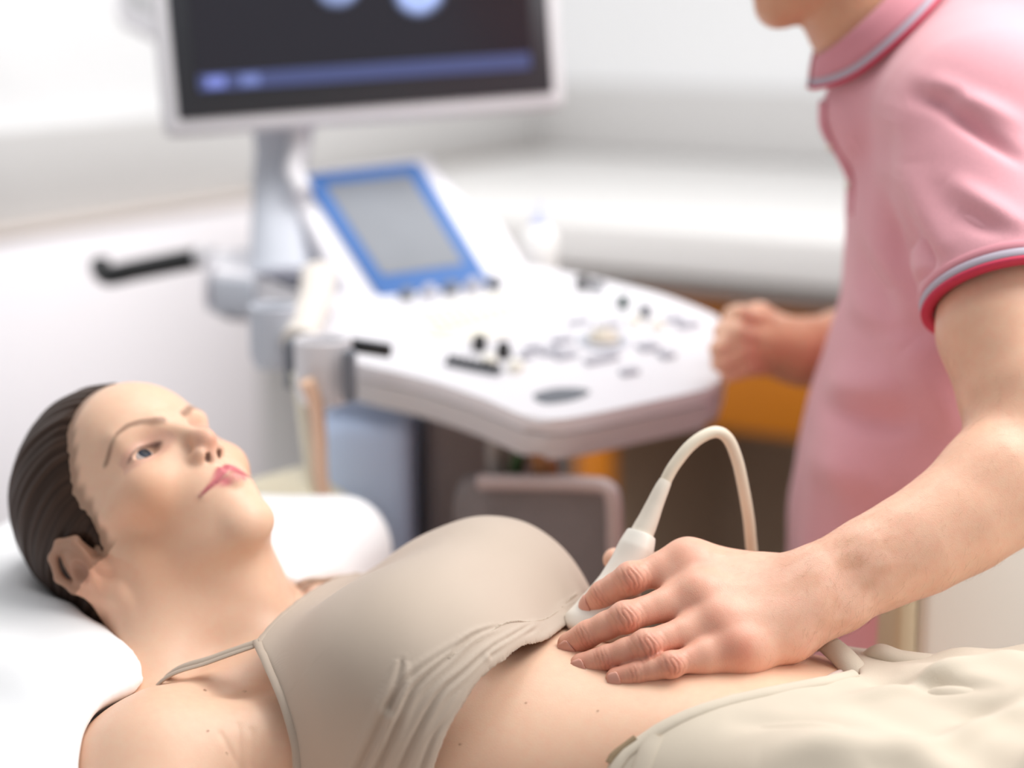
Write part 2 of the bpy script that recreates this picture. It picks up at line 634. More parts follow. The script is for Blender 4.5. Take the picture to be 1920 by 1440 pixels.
def head_prims(S):
    R = HB; s = HS
    E = lambda c, r, k=0, mode='u', rot=None: S.ell(Hd(*c), np.array(r) * s, R if rot is None else R @ rot, k * s, mode)
    Cn = lambda a, b, ra, rb, k=0, mode='u': S.cone(Hd(*a), Hd(*b), ra * s, rb * s, k * s, mode)
    E((0, -2, 44), (72, 92, 80))
    E((0, 60, 54), (50, 31, 43), 25)                              # forehead
    E((0, 40, -8), (55, 50, 52), 25)                              # mid face
    E((0, 40, -44), (46, 46, 40), 25)                             # lower face
    for m in (1, -1):
        Cn((49 * m, 8, -48), (11 * m, 70, -79), 14, 12.5, 22)     # jaw line
        Cn((52 * m, 6, -10), (50 * m, 8, -48), 14, 14, 20)
        E((40 * m, 60, -12), (20, 20, 17), 18)                    # cheek bone
        Cn((60 * m, 30, 2), (45 * m, 60, -4), 8, 9, 16)
        Cn((13 * m, 90, 31), (44 * m, 77, 35), 6, 5, 14)          # brow ridge
    E((0, 73, -79), (16, 13.5, 13), 16)                           # chin
    E((0, 70, -44), (27, 24, 27), 18)                             # mouth mound
    Cn((0, 86, 28), (0, 103, -6), 5.5, 6.5, 12)                   # nose bridge
    E((0, 104, -12), (8.5, 9.5, 8), 8)                            # nose tip
    Cn((0, 98, -20), (0, 94, -27), 4.5, 4, 5)
    for m in (1, -1):
        E((10 * m, 94, -18.5), (6, 9.5, 6.5), 5)                  # wings
    for m in (1, -1):
        E((33 * m, 97, 15), (18, 18, 11), 10, 's')                # eye sockets
        E((33 * m, 67.5, 15), (15, 14, 14), 5)                    # lids over the eyeball
        E((33 * m, 82, 14.5), (13.5, 9, 5.0), 2, 's', np.array([[1, 0, 0.06 * m], [0, 1, 0], [-0.06 * m, 0, 1.]]))
        E((6.0 * m, 99, -26), (2.6, 5.5, 3.8), 1.5, 's')          # nostrils
    # lips
    for m in (1, -1):
        Cn((3.5 * m, 94.5, -40.5), (27 * m, 81.5, -47.5), 4.6, 1.8, 4)
        Cn((0 * m, 93.5, -51.5), (25 * m, 81.5, -48.5), 5.4, 2.0, 5)
        Cn((0, 101, -46), (29 * m, 85, -47.5), 1.2, 1.0, 3, 's')
    E((0, 101, -36), (2.6, 5, 6), 4, 's')
    # ears
    for m in (1, -1):
        q = lambda x, y, z: (x * m, y - 1 + (y + 12) * .08, z * 1.16 - 12)
        a = math.radians(20) * m
        rot = np.array([[math.cos(a), math.sin(a), 0], [-math.sin(a), math.cos(a), 0], [0, 0, 1]])
        E(q(81, -17, 4), (6.5, 16, 27), 4, 'u', rot)
        E(q(78, -9, 12), (6, 15, 20), 4, 'u', rot)
        hp = [(74, -2, 8), (78, 0, 22), (83, -10, 31), (87, -22, 29), (89, -30, 16), (87, -28, 2), (83, -20, -12), (78, -12, -22), (75, -6, -30)]
        for i in range(len(hp) - 1):
            Cn(q(*hp[i]), q(*hp[i + 1]), 3.6 if i < 6 else 4.2, 3.6 if i < 6 else 5.0, 3)
        E(q(89, -10, 1), (7, 8, 11), 3, 's')
        E(q(91, -18, 18), (5, 6, 8), 3, 's')
        Cn(q(83, -16, 17), q(85, -21, 2), 2.6, 2.6, 3); Cn(q(85, -21, 2), q(80, -12, -15), 2.6, 3, 3)
        E(q(75, -2, -4), (4.5, 4, 7), 3)


WB = Sdf()
head_prims(WB)
N_HEAD = len(WB.ops)
neck_b = Wb(-0.035, -0.005, .815)
WB.cone(Hd(0, -14, -20), neck_b, .055, .060, .03)
WB.cone(Hd(0, 22, -62), Wb(-.015, 0, .842), .036, .036, .03)
for m in (1, -1):
    WB.cone(Hd(52 * m, -12, -36), Wb(.0, -.02 * m, .875), .013, .010, .022)                       # neck muscle
    WB.cone(Hd(30 * m, -30, -60), Wb(-.05, -.145 * m, .825), .040, .034, .05)                     # shoulder slope
    WB.cone(Wb(.0, -.03 * m, .874), Wb(-.035, -.15 * m, .868), .010, .011, .02)                  # collar bone
WB.add(station(TORSO), Wb(.28, 0, .8), .60, .03)
WB.ell(Wb(-.030, -.185, .820), (.062, .062, .060), None, .04)                                     # near shoulder
WB.cone(Wb(-.025, -.19, .818), Wb(.045, -.355, .752), .056, .044, .035)                             # near upper arm
WB.cone(Wb(.06, -.13, .845), Wb(-.01, -.19, .835), .030, .035, .04)                               # chest to arm fold
WB.cone(Wb(-.022, .185, .818), Wb(.26, .215, .765), .054, .042, .04)                              # far arm along the side
WB.cone(Wb(.26, .215, .765), Wb(.48, .20, .745), .042, .030, .03)
WB.chain([Wb(.045, -.350, .750), Wb(.12, -.325, .745), Wb(.26, -.295, .732)], [.044, .041, .027], .03)     # near forearm on the couch
for hs_, ht_, hz_, sg_ in ((.26, -.295, .730, 1), (.48, .20, .740, -1)):
    WB.cone(Wb(hs_, ht_, hz_), Wb(hs_ + .075, ht_, hz_ - .006), .024, .026, .02, flat=.55, up=BZ)
    for k_, (o_, l_) in enumerate(((-.026, .070), (-.009, .082), (.009, .080), (.025, .062))):
        p0_ = Wb(hs_ + .082, ht_ + o_ * sg_, hz_ - .004); p1_ = Wb(hs_ + .085 + l_ * .5, ht_ + o_ * 1.25 * sg_, hz_ + .002); p2_ = Wb(hs_ + .085 + l_, ht_ + o_ * 1.4 * sg_, hz_ - .012)
        WB.chain([p0_, p1_, p2_], [.0095, .0085, .0072], .006)
    WB.chain([Wb(hs_ + .02, ht_ + .022 * sg_, hz_), Wb(hs_ + .055, ht_ + .046 * sg_, hz_ - .002), Wb(hs_ + .085, ht_ + .052 * sg_, hz_ - .008)], [.014, .011, .0085], .010)
for m in (1, -1):
    WB.ell(Wb(.145, .080 * m, .905), (.060, .072, .046), np.stack([BX, BY, BZ], 1), .03)          # breasts
# the belly gives a little under the finger tips and the probe
for px, py, Y in ((1062, 1235, 1.497), (1100, 1262, 1.480), (1160, 1283, 1.456)):
    c = P(px, py, Y)
    WB.ell(c, (.008, .008, .006), None, .016, 's')

t_lo = np.array([-.56, 1.10, .66]); t_hi = np.array([.50, 1.98, 1.13])
Vw, Fw = WB.mesh(0.0017, t_lo, t_hi)


def mottle(X, sc):
    """cheap smooth three-axis noise"""
    r = np.random.RandomState(5)
    o = np.zeros(len(X))
    for i in range(8):
        k = r.normal(size=3) * sc; o += np.sin(X @ k + r.uniform(0, 6.28))
    return o / 4


def _lip(X, a, b, r):
    d, t = seg_dist(X, a, b)
    return d - (r + (2.0 - r) * t ** 2.6)


def woman_tint(V):
    base = np.array(srgb(237, 195, 167)); C = np.tile(base, (len(V), 1))
    C *= (1 + 0.03 * mottle(V, 40))[:, None]
    h = head_co(V)
    x = np.abs(h[:, 0])

    def mixin(col, w):
        nonlocal C
        C = C * (1 - w[:, None]) + np.array(srgb(*col)) * w[:, None]
    onhead = sstep(.12, .17, 0.35 - np.linalg.norm(V - HO, axis=1) + .0)
    cheek = bump1(np.linalg.norm((np.stack([x, h[:, 1], h[:, 2]], 1) - (48, 58, -22)) / (1, 1, 1), axis=1), 28) * .48
    mixin((234, 158, 112), cheek)
    mixin((222, 150, 130), bump1(np.linalg.norm(h - (0, 108, -14), axis=1), 14) * .45)
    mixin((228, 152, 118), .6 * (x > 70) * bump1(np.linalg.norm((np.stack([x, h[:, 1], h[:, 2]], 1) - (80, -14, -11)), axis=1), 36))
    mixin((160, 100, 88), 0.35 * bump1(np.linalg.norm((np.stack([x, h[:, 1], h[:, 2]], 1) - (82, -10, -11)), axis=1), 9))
    # lips
    lipd = np.min([_lip(np.stack([x, h[:, 1], h[:, 2]], 1), a, b, r) for a, b, r in
                   (((3.5, 95, -40.5), (27, 81.5, -47.5), 4.6), ((0, 94, -51.5), (25, 81.5, -48.5), 5.6))], axis=0)
    lw = sstep(1.6, -.2, lipd) * sstep(60, 75, h[:, 1]) * sstep(30.5, 26, x)
    mixin((206, 104, 116), lw * .92)
    mixin((120, 46, 56), bump1(seg_dist(np.stack([x, h[:, 1], h[:, 2]], 1), (0, 97, -46), (29, 83, -47.8))[0], 2.2) * .75 * (h[:, 1] > 70))
    yb = np.interp(h[:, 2], [-60, -40, -13, -4, 15, 40, 48, 60, 75, 85, 92, 104], [-8, 0, 11, 15, 22, 30, 36, 48, 55, 62, 73, 96])
    dh = (h[:, 1] - yb) * .8
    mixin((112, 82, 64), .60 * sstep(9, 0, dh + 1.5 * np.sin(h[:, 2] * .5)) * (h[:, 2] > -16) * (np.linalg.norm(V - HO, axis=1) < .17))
    mixin((228, 152, 104), .34 * bump1(np.linalg.norm((np.stack([x, h[:, 1], h[:, 2]], 1) - (54, 30, -45)), axis=1), 34))  # warm bounce light on the shaded jaw, painted into the skin colour
    # brows
    bp = [(11, 97, 27), (20, 95.5, 30.5), (27, 93.5, 35), (36, 88.5, 38.5), (45, 82, 38), (51, 74, 35), (55.5, 62, 30)]
    bd = poly_dist(np.stack([x, h[:, 1] * .3, h[:, 2]], 1), np.array(bp) * (1, .3, 1))
    wdt = 3.4 - 1.8 * sstep(25, 52, x)
    mixin((112, 74, 56), sstep(wdt + 1.4, wdt * .3, bd) * (h[:, 1] > 50) * .66)
    # lash line and lids
    u = np.stack([x, h[:, 1], h[:, 2]], 1) - (33, 80, 14.5)
    e = np.sqrt((u[:, 0] / 13.8) ** 2 + (u[:, 2] / 5.6) ** 2)
    lash = bump1(e - 1.02, .16) * (np.abs(u[:, 1]) < 12) * np.where(u[:, 2] > 0, 1, .45)
    mixin((70, 48, 44), lash * .9)
    mixin((214, 160, 145), bump1(e - 1.5, .5) * (np.abs(u[:, 1]) < 14) * .5)
    mixin((70, 30, 26), (np.linalg.norm((np.stack([x, h[:, 1], h[:, 2]], 1) - (6.2, 98, -24)) / (3.8, 6.5, 4.4), axis=1) < .8) * .8)
    # small moles on arm and belly
    for px, py in ((862, 1395), (986, 1318), (459, 1296), (425, 1412), (390, 1370), (1120, 1333), (384, 1294)):
        d = (V - cam_np) / np.linalg.norm(V - cam_np, axis=1)[:, None]
        r = P(px, py, 1.5) - cam_np; r /= np.linalg.norm(r)
        mixin((140, 86, 58), sstep(.0008, .0003, np.linalg.norm(d - r, axis=1)) * .8)
    return np.clip(C, 0, 1)


cam_np = np.array([0, 0, CAM_H])
M_skin_w = skin_mat('fair_skin', 0.42, 1100, 0.12, 0.04)
def pick(V, px, py):
    """nearest body point along one line of sight"""
    r = P(px, py, 1.5) - cam_np; r /= np.linalg.norm(r)
    q = V - cam_np; a = q @ r
    d = np.linalg.norm(q - a[:, None] * r, axis=1)
    return V[np.argmin(np.where(d < .004, a, 9))]


Nw = vnormals(Vw, Fw)
off = 0
for pts, am, w in (([(418, 1368), (440, 1406), (460, 1445)], -.0007, .0028), ([(449, 1350), (456, 1400), (462, 1440)], -.0007, .0026),
                   ([(476, 1360), (480, 1440)], -.0006, .003)):
    off = off + am * bump1(poly_dist(Vw, catmull([pick(Vw, *p) for p in pts], 6)), w)
Vw = Vw + Nw * off[:, None]
me = np_mesh('person', Vw, Fw)
pigment(me, woman_tint(Vw))
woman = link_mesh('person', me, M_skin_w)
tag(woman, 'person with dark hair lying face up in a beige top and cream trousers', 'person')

# eyes
M_white = mat('eye_white', srgb(190, 178, 174), 0.4, spec=.2)
M_iris = mat('eye_iris', srgb(36, 43, 56), 0.4, spec=.2)
M_pupil = mat('eye_pupil', (0.01, 0.01, 0.012), 0.3, spec=.2)
gaze = np.array([0.0, 1.0, 0.02]); gaze /= np.linalg.norm(gaze)
for m in (1, -1):
    c = Hd(33 * m, 67.5, 15); r = 12.2 * HS
    g = HB @ gaze
    V, F, MI = [], [], []
    fr = np.array(Vector(g).to_track_quat('Z', 'Y').to_matrix())
    rings = [0.0, .06, .12, .18, .26, .36, .44, .5, .6, .8, 1.1, 1.5, 2.0, 2.6, 3.1]
    for a in rings:
        for j in range(24):
            b = 2 * math.pi * j / 24
            V.append(c + fr @ (r * np.array([math.sin(a) * math.cos(b), math.sin(a) * math.sin(b), math.cos(a)])))
    for i in range(len(rings) - 1):
        for j in range(24):
            k = (j + 1) % 24
            F.append((i * 24 + j, (i + 1) * 24 + j, (i + 1) * 24 + k, i * 24 + k))
            MI.append(2 if rings[i + 1] <= .19 else 1 if rings[i + 1] <= .5 else 0)
    me = np_mesh('eye', V, F)
    e = link_mesh('eye', me, [M_white, M_iris, M_pupil], woman)
    me.polygons.foreach_set('material_index', MI)

# hair: a cap that follows the skull, swept back into a knot
HR = Sdf()
E = lambda c, r, k=0, mode='u': HR.ell(Hd(*c), np.array(r) * HS, HB, k * HS, mode)
E((0, -14, 51), (81, 102, 95))
E((0, -50, -10), (62, 54, 50), 30)
E((0, -84, 96), (36, 30, 34), 18)                                   # knot


def hair_front(X):
    h = head_co(X)
    yb = np.interp(h[:, 2], [-60, -40, -13, -4, 15, 40, 48, 60, 75, 85, 92, 104], [-8, 0, 11, 15, 22, 30, 36, 48, 55, 62, 73, 96])
    return (h[:, 1] - yb + 0.5 * np.sin(h[:, 2] * .55) * np.sin(h[:, 0] * .3)) * .62 * HS


HR.cone(Hd(50, -46, -34), Hd(40, -50, -78), 24 * HS, 12 * HS, 20 * HS)
HR.add(hair_front, Hd(0, 0, 40), .3, 16 * HS, 'i')
for m in (1, -1):
    HR.cone(Hd(66 * m, 10, 12), Hd(69 * m, 6, -8), 5 * HS, 2 * HS, 6 * HS)
    E((88 * m, -15, -8), (20, 25, 37), 6, 's')
V, F = HR.mesh(0.0017, Hd(0, 0, 40) - .22, Hd(0, 0, 40) + .22)
N = vnormals(V, F)
h = head_co(V)
ang = np.arctan2(h[:, 0], h[:, 2] - 30)                              # strands run front to back
rs = np.random.RandomState(3)
st = sum(np.sin(ang * f + rs.uniform(0, 6) + h[:, 1] * rs.uniform(-.03, .03)) for f in (17, 29, 43, 61)) / 4
V = V + N * (st * .0016)[:, None]
me = np_mesh('hair', V, F)
st2 = sum(np.sin(ang * f + rs.uniform(0, 6) + h[:, 1] * rs.uniform(-.04, .04)) for f in (37, 71, 103)) / 3
pigment(me, np.array(srgb(60, 43, 34)) * (1 + .35 * st2 + .25 * st)[:, None])
M_hair = mat('brown_hair', srgb(62, 44, 36), 0.5, spec=.18)
_at = M_hair.node_tree.nodes.new('ShaderNodeAttribute'); _at.attribute_name = 'pigment'
M_hair.node_tree.links.new(_at.outputs['Color'], M_hair.node_tree.nodes['Principled BSDF'].inputs['Base Color'])
hair = link_mesh('hair', me, M_hair, woman)

# ---- beige top
TOP = [(-0.03, .918, .72, .175), (0.0, .922, .715, .175), (0.05, .927, .70, .172), (0.10, .947, .695, .172), (0.14, .968, .695, .172), (0.17, .967, .695, .170), (0.20, .947, .695, .163),
       (0.2325, .918, .695, .154), (0.27, .904, .695, .146), (.32, .90, .695, .140)]


def hem_s(t, h):
    th = np.arctan2(-t, h - .80)
    return np.interp(th, [-3.2, -1.4, -.9, -.43, .254, .671, .866, .941, 1.076, 1.233, 1.333, 1.436, 1.8, 3.2],
                     [.20, .222, .243, .248, .2432, .2333, .2211, .2174, .2082, .1996, .1965, .1905, .18, .20])


def arm_limit(s): return np.interp(s, [0, .0162, .0321, .0456, .0615, .0747, .0862, .0926, .12], [.075, .0912, .1103, .1258, .1439, .1572, .1679, .1733, .19])


def top_line(t): return .019 + .0 * t


TP = Sdf()
TP.add(station(TOP, 2.35, 0.0, -.05, .40), Wb(.15, 0, .8), .45, .0)
for m in (1, -1):
    TP.ell(Wb(.150, .078 * m, .908), (.080, .082, .062), np.stack([BX, BY, BZ], 1), .06)

WT = Sdf(); WT.ops = [o for o in WB.ops[N_HEAD:] if o[0] == 'u']
TP.add(lambda X: WT(X) - .0035, Wb(.15, 0, .8), .45, .012)


def top_region(X):
    s, t, h = body_co(X)
    d1 = s - hem_s(t, h)
    d2 = top_line(t) - s
    # arm hole: the edge drops from the strap down the side of the chest
    at = np.abs(t)
    d3 = (at - arm_limit(s)) * .8
    return np.maximum(np.maximum(d1, d2), d3)


TP.add(top_region, Wb(.1, 0, .85), 1.0, .004, 'i')
TP_outer = list(TP.ops)
inner = Sdf(); inner.ops = TP_outer[:4]
TP.add(lambda X: inner(X) + .003, Wb(.1, 0, .85), .5, .001, 's')
V, F = TP.mesh(0.0013, np.array([-.34, 1.20, .68]), np.array([.20, 1.90, 1.02]), post=4)
N = vnormals(V, F)
s, t, hh = body_co(V)
u = hem_s(t, hh) - s                                                     # distance up from the hem
fo = 0
for pts, dep, wd in (([(1104, 1104), (979, 1183), (929, 1212), (879, 1254), (837, 1300), (800, 1354), (758, 1421), (735, 1475), (715, 1540)], .0026, .0019),
                     ([(942, 1167), (892, 1187), (850, 1225), (800, 1267), (767, 1317), (729, 1392), (697, 1460), (672, 1530)], .0030, .0021),
                     ([(900, 1179), (837, 1217), (775, 1258), (746, 1296), (717, 1342), (692, 1396), (664, 1465), (642, 1535)], .0026, .0026),
                     ([(750, 1227), (738, 1267), (721, 1329)], .0022, .0026), ([(879, 1296), (850, 1350), (817, 1392), (785, 1450), (765, 1520)], .0022, .0019),
                     ([(1090, 1120), (1000, 1180), (930, 1228)], .0012, .0016), ([(560, 1250), (590, 1330), (600, 1420)], -.0008, .012)):
    L = catmull([pick(V, *p) for p in pts], 6)
    tl = np.linspace(0, 1, len(L))
    dd = np.stack([seg_dist(V, L[i], L[i + 1])[0] for i in range(len(L) - 1)])
    d_ = dd.min(0); tq = tl[dd.argmin(0)]
    w_ = wd * (.55 + .8 * tq); k = dep * (.35 + .8 * tq) * sstep(0, .12, tq + .04)
    fo = fo + k * (-bump1(d_ / w_, 1) + .75 * bump1((d_ - 2.3 * w_) / (1.5 * w_), 1))
V = V + N * (fo * sstep(.0005, .008, u))[:, None]
wr = sum(np.sin(a * s * 60 + b * t * 60 + c) for a, b, c in ((1, .6, 0), (.5, -1, 2), (1.3, 1.1, 4))) / 3
V = V + N * (wr * .0006)[:, None]
M_top = mat('beige_jersey', srgb(194, 177, 161), 0.62, sheen=0.25, bump=(700, 0.22, 'DIAGONAL'), spec=.3)
top = link_mesh('tank_top', np_mesh('tank_top', V, F), M_top, woman)


def surf_top(S, s, t, lo=.70, hi=1.02, off=0.0):
    """height of the outermost surface of S above body point (s, t)"""
    hs = np.arange(hi, lo, -.001)
    X = np.array([Wb(s, t, h) for h in hs])
    d = S(X)
    i = np.argmax(d < 0)
    if d[i] >= 0: return None
    return Wb(s, t, hs[i] + off)


body_top = Sdf(); body_top.ops = WB.ops
# bindings along the arm hole and neckline, stitched hem
TPs = Sdf(); TPs.ops = TP_outer[:4]
M_bind = mat('beige_binding', srgb(186, 169, 153), 0.6, sheen=.2, spec=.3)
for m in (-1, 1):
    pts = []
    for sv in np.linspace(.0185, .08, 24):
        q = surf_top(TPs, sv, float(arm_limit(sv)) * m, off=-.0005)
        if q is None or abs(float(arm_limit(sv))) > .150: break
        pts.append(q)
    h_ = pts[-1][2] - .006
    sg = np.arange(.02, .15, .002); tg = np.arange(.21, .06, -.0015)
    while h_ > .78:                                                  # on down the steep side of the chest
        X = np.array([Wb(a_, q_ * m, h_) for a_ in sg for q_ in tg])
        D_ = TPs(X).reshape(len(sg), len(tg)) < 0
        to = np.where(D_.any(1), tg[np.argmax(D_, 1)], 0)
        g_ = to - arm_limit(sg)
        k_ = int(np.argmax(g_ < 0))
        if k_ == 0: break
        pts.append(Wb(sg[k_], to[k_] * m, h_)); h_ -= .008
    pts = np.array(pts); pts[1:-1] = (pts[:-2] + pts[1:-1] * 2 + pts[2:]) / 4
    tube('binding', catmull(pts, 3), .0040, M_bind, top, 10, .55, BZ)
pts = [surf_top(TPs, .0205, tv, off=-.001) for tv in np.linspace(-.094, .094, 30)]
tube('binding', pts, .0034, M_bind, top, 10, .6, BZ)
for m in (-1, 1):
    for k, (dt, dz, r) in enumerate(((.0, .0, .0042), (.012, -.012, .003))):
        a = surf_top(TPs, .021, (.093 + dt * .3) * m, off=0 + dz * .1)
        b = surf_top(body_top, -.050, (.118 + dt) * m, off=.002)
        c = Wb(-.085, (.122 + dt) * m, .83)
        mid = (a + b) / 2 + BZ * .001
        tube('strap', catmull([a, mid, b, c], 8), r, M_bind, top, 10, .5, BZ)
st_pts = []
for tv in np.linspace(.06, -.140, 150):
    g_ = surf_top(TPs, .22, tv)
    if g_ is None: continue
    sv = float(hem_s(np.array([tv]), g_[2:3])[0]) - .009 - .007 * float(sstep(.14, -.17, np.array([tv]))[0])
    q = surf_top(TPs, sv, tv, off=.0006)
    if q is not None: st_pts.append(q)
bm = bmesh.new()
for i in range(len(st_pts) - 1):
    a, b = st_pts[i], st_pts[i] * .35 + st_pts[i + 1] * .65
    d = b - a
    L = np.linalg.norm(d)
    box_bm(bm, (0, -.0006, -.0004), (L, .0006, .0006), frame(a, d, BZ))
bm_obj('hem_stitching', bm, mat('stitch_thread', srgb(214, 200, 184), .6), top)

# ---- cream trousers
PANT = [(0.26, .905, .690, .145), (.32, .905, .69, .148), (.38, .908, .69, .152), (.44, .905, .69, .165), (.50, .900, .69, .180), (.56, .900, .688, .192), (.64, .905, .686, .200), (.74, .902, .685, .20), (.9, .90, .685, .20)]


def waist_s(t): return np.interp(t, [-.20, -.16, -.13, -.10, -.06, -.02, .02, .05, .10, .16], [.30, .315, .33, .368, .418, .456, .482, .474, .452, .44])


PT = Sdf()
PT.add(station(PANT, 2.6, .004, .2, .72), Wb(.46, 0, .8), .45, 0)
for m in (1, -1):
    PT.cone(Wb(.68, .098 * m, .802), Wb(1.02, .10 * m, .775), .104, .078, .05)
    PT.cone(Wb(1.02, .10 * m, .775), Wb(1.40, .10 * m, .758), .078, .062, .03)
PT.ell(Wb(.50, -.13, .845), (.075, .055, .06), np.stack([BX, BY, BZ], 1), .05)
PT.ell(Wb(.62, .02, .893), (.09, .05, .03), np.stack([BX, BY, BZ], 1), .04)
pi_ops = list(PT.ops)


def pant_region(X):
    s, t, h = body_co(X)
    return np.maximum((waist_s(t) - s) * .75, s - 1.36)


PT.add(pant_region, Wb(.6, 0, .8), 1, .003, 'i')
pin = Sdf(); pin.ops = pi_ops
PT.add(lambda X: pin(X) + .006, Wb(.6, 0, .8), .6, .001, 's')
V, F = PT.mesh(0.0030, np.array([.02, .86, .66]), np.array([1.22, 1.75, 1.0]), post=2)
N = vnormals(V, F)
s, t, hh = body_co(V)
fo = 0
for (s0, t0, s1, t1, w, a) in ((.52, -.16, .66, .03, .012, .006), (.46, -.06, .62, .06, .010, .005), (.58, -.18, .74, -.02, .014, .007), (.50, .05, .66, .12, .010, .006),
                               (.44, -.15, .60, -.13, .016, .005), (.40, -.10, .52, -.10, .012, -.003), (.56, -.06, .72, .02, .010, -.005), (.49, .0, .60, -.02, .008, -.004), (.62, -.12, .75, -.08, .012, .006)):
    d, tt = seg_dist(np.stack([s, t, 0 * s], 1), (s0, t0, 0), (s1, t1, 0))
    fo = fo + 1.7 * a * bump1(d, w) * np.sin(np.clip(tt, 0.02, .98) * math.pi)
fo = fo + .0014 * np.sin(s * 70 + t * 95) * sstep(.42, .55, s)
V = V + N * (fo * (hh > .74))[:, None]
M_pant = mat('cream_cotton', srgb(212, 199, 181), 0.75, sheen=.2, bump=(900, .2, 'noise'), spec=.25, noise=(14, .03))
pants = link_mesh('trousers', np_mesh('trousers', V, F), M_pant, woman)
M_pant_in = mat('trouser_lining', srgb(150, 128, 100), .8)
pts_c = Sdf(); pts_c.ops = pi_ops
# rolled waistband: near side, and the open flap on the far side
wb_pts = [surf_top(pts_c, float(waist_s(np.array([tv]))[0]) + .004, tv, off=.000) for tv in np.linspace(-.150, .012, 22)]
wb_pts = [p for p in wb_pts if p is not None]
tube('waistband', wb_pts, .0055, M_pant, pants, 12, .55, BZ)
flap = [P(1522, 1212, 1.510), P(1545, 1206, 1.503), P(1574, 1226, 1.490), P(1602, 1258, 1.474), P(1620, 1290, 1.462), P(1636, 1306, 1.458)]
tube('waistband', catmull(flap, 10), np.interp(np.linspace(0, 1, 51), [0, .3, .7, 1], [.006, .010, .0115, .010]), M_pant, pants, 16, .8, BZ)
tube('waistband', catmull([P(1622, 1236, 1.506), P(1650, 1226, 1.496), P(1690, 1240, 1.486), P(1760, 1250, 1.478)], 8), np.interp(np.linspace(0, 1, 25), [0, .3, 1], [.006, .010, .012]), M_pant, pants, 14, .8, BZ)
# belt loop with its dark opening on the near hip
lp = surf_top(pts_c, .338, -.128, off=.003)
lo_ = surf_top(pts_c, .375, -.128, off=.004)
tube('belt_loop', catmull([pick(V, 1224, 1374), pick(V, 1210, 1404), pick(V, 1194, 1440), pick(V, 1180, 1480)], 8), .0075, M_pant, pants, 12, .35, np.array([-.2, -.6, .7]))
wb_in = [surf_top(pts_c, float(waist_s(np.array([tv]))[0]) - .001, tv, off=.0015) for tv in np.linspace(-.134, -.119, 6)]
tube('waist_lining', wb_in, .003, M_pant_in, pants, 10, .8, BZ)
# underwear edge showing in the open waist
und = catmull([pick(Vw, *p) for p in ((1512, 1294), (1538, 1276), (1564, 1259), (1590, 1247), (1606, 1240))], 6)
tube('underwear', und + BZ * .0008, np.interp(np.linspace(0, 1, 25), [0, .3, 1], [.0004, .0022, .0026]), mat('pale_pink_knit', srgb(226, 204, 196), .6), woman, 10, .5, BZ)
tube('underwear', und + BX * .0075 + BZ * .0002, np.interp(np.linspace(0, 1, 25), [0, .3, 1], [.0006, .0060, .0070]), mat('pale_pink_knit_body', srgb(222, 200, 192), .65), woman, 10, .2, BZ)
# socks and flat shoes at the far end of the couch
for m in (1, -1):
    SK = Sdf()
    SK.cone(Wb(1.30, .10 * m, .756), Wb(1.44, .10 * m, .752), .042, .038, .02)
    SK.cone(Wb(1.44, .10 * m, .750), Wb(1.49, .10 * m + .02 * m, .90), .040, .030, .03)
    V, F = SK.mesh(.004, Wb(1.40, .10 * m, .82) - .25, Wb(1.40, .10 * m, .82) + .25)
    link_mesh('sock', np_mesh('sock', V, F), mat('white_sock', srgb(226, 224, 222), .8), woman)
# ------------------------------------------------------------------ examination couch and pillow
M_vinyl = mat('white_vinyl', srgb(240, 238, 234), 0.45, bump=(260, .1, 'noise'))
M_frame = mat('couch_frame', srgb(205, 205, 208), 0.35)
M_pillow = mat('white_pillowcase', srgb(246, 246, 248), 0.8, noise=(6, .01), sheen=.15)
BM = Matrix(((BX[0], BY[0], 0, BO[0]), (BX[1], BY[1], 0, BO[1]), (0, 0, 1, 0), (0, 0, 0, 1)))
couch = empty('examination_couch', BO + BX * .5)
box('seat_pad', (.135, -.34, .60), (1.62, .34, .698), M_vinyl, couch, BM, .025, 5)
a = math.radians(14)
HM = BM @ Matrix.Translation((.125, 0, .698)) @ Matrix.Rotation(a, 4, 'Y')
box('backrest_pad', (-.62, -.34, -.09), (0, .34, 0), M_vinyl, couch, HM, .025, 5)
box('base_frame', (-.30, -.26, .53), (1.56, .26, .598), M_frame, couch, BM, .006)
for sx in (-.22, 1.38):
    for sy in (-.22, .22):
        box('leg', (sx - .025, sy - .025, 0), (sx + .025, sy + .025, .532), M_frame, couch, BM, .005)
tag(couch, 'white padded examination couch the dark-haired person lies on', 'couch')


def rbox_fn(c, half, r, R):
    c = np.array(c)

    def fn(X):
        q = np.abs((X - c) @ R) - (np.array(half) - r)
        return np.sqrt((np.maximum(q, 0) ** 2).sum(1)) + np.minimum(q.max(1), 0) - r
    return fn


PLW = Sdf()
pr = math.radians(-3)
_px = BX * math.cos(pr) - BZ * math.sin(pr); _py = BY * math.cos(.05) + BZ * math.sin(.05)
PR = np.stack([_px, _py - _px * (_px @ _py), np.cross(_px, _py)], 1)
pc = Wb(-.250, .0, .822)
PLW.add(rbox_fn(pc, (.205, .375, .066), .052, PR), pc, .5)
PLW.ell(Wb(-.21, .02, .824), (.17, .30, .086), PR, .05)
PLW.ell(Wb(-.120, -.165, .852), (.056, .072, .052), PR, .03)
PLW.add(lambda X: WB(X) - .0005, pc, .45, .012, 's')
PLW.add(lambda X: HR(X) - .001, pc, .45, .02, 's')
V, F = PLW.mesh(0.0045, pc - .48, pc + .48, post=3)
N = vnormals(V, F)
V = V + N * (.0020 * mottle(V, 22) + .0012 * np.sin(V[:, 0] * 60 + V[:, 1] * 25 + 3 * np.sin(V[:, 1] * 13)))[:, None]
pillow = link_mesh('pillow', np_mesh('pillow', V, F), M_pillow)
tag(pillow, "thick white pillow under the lying person's head and shoulder", 'pillow')
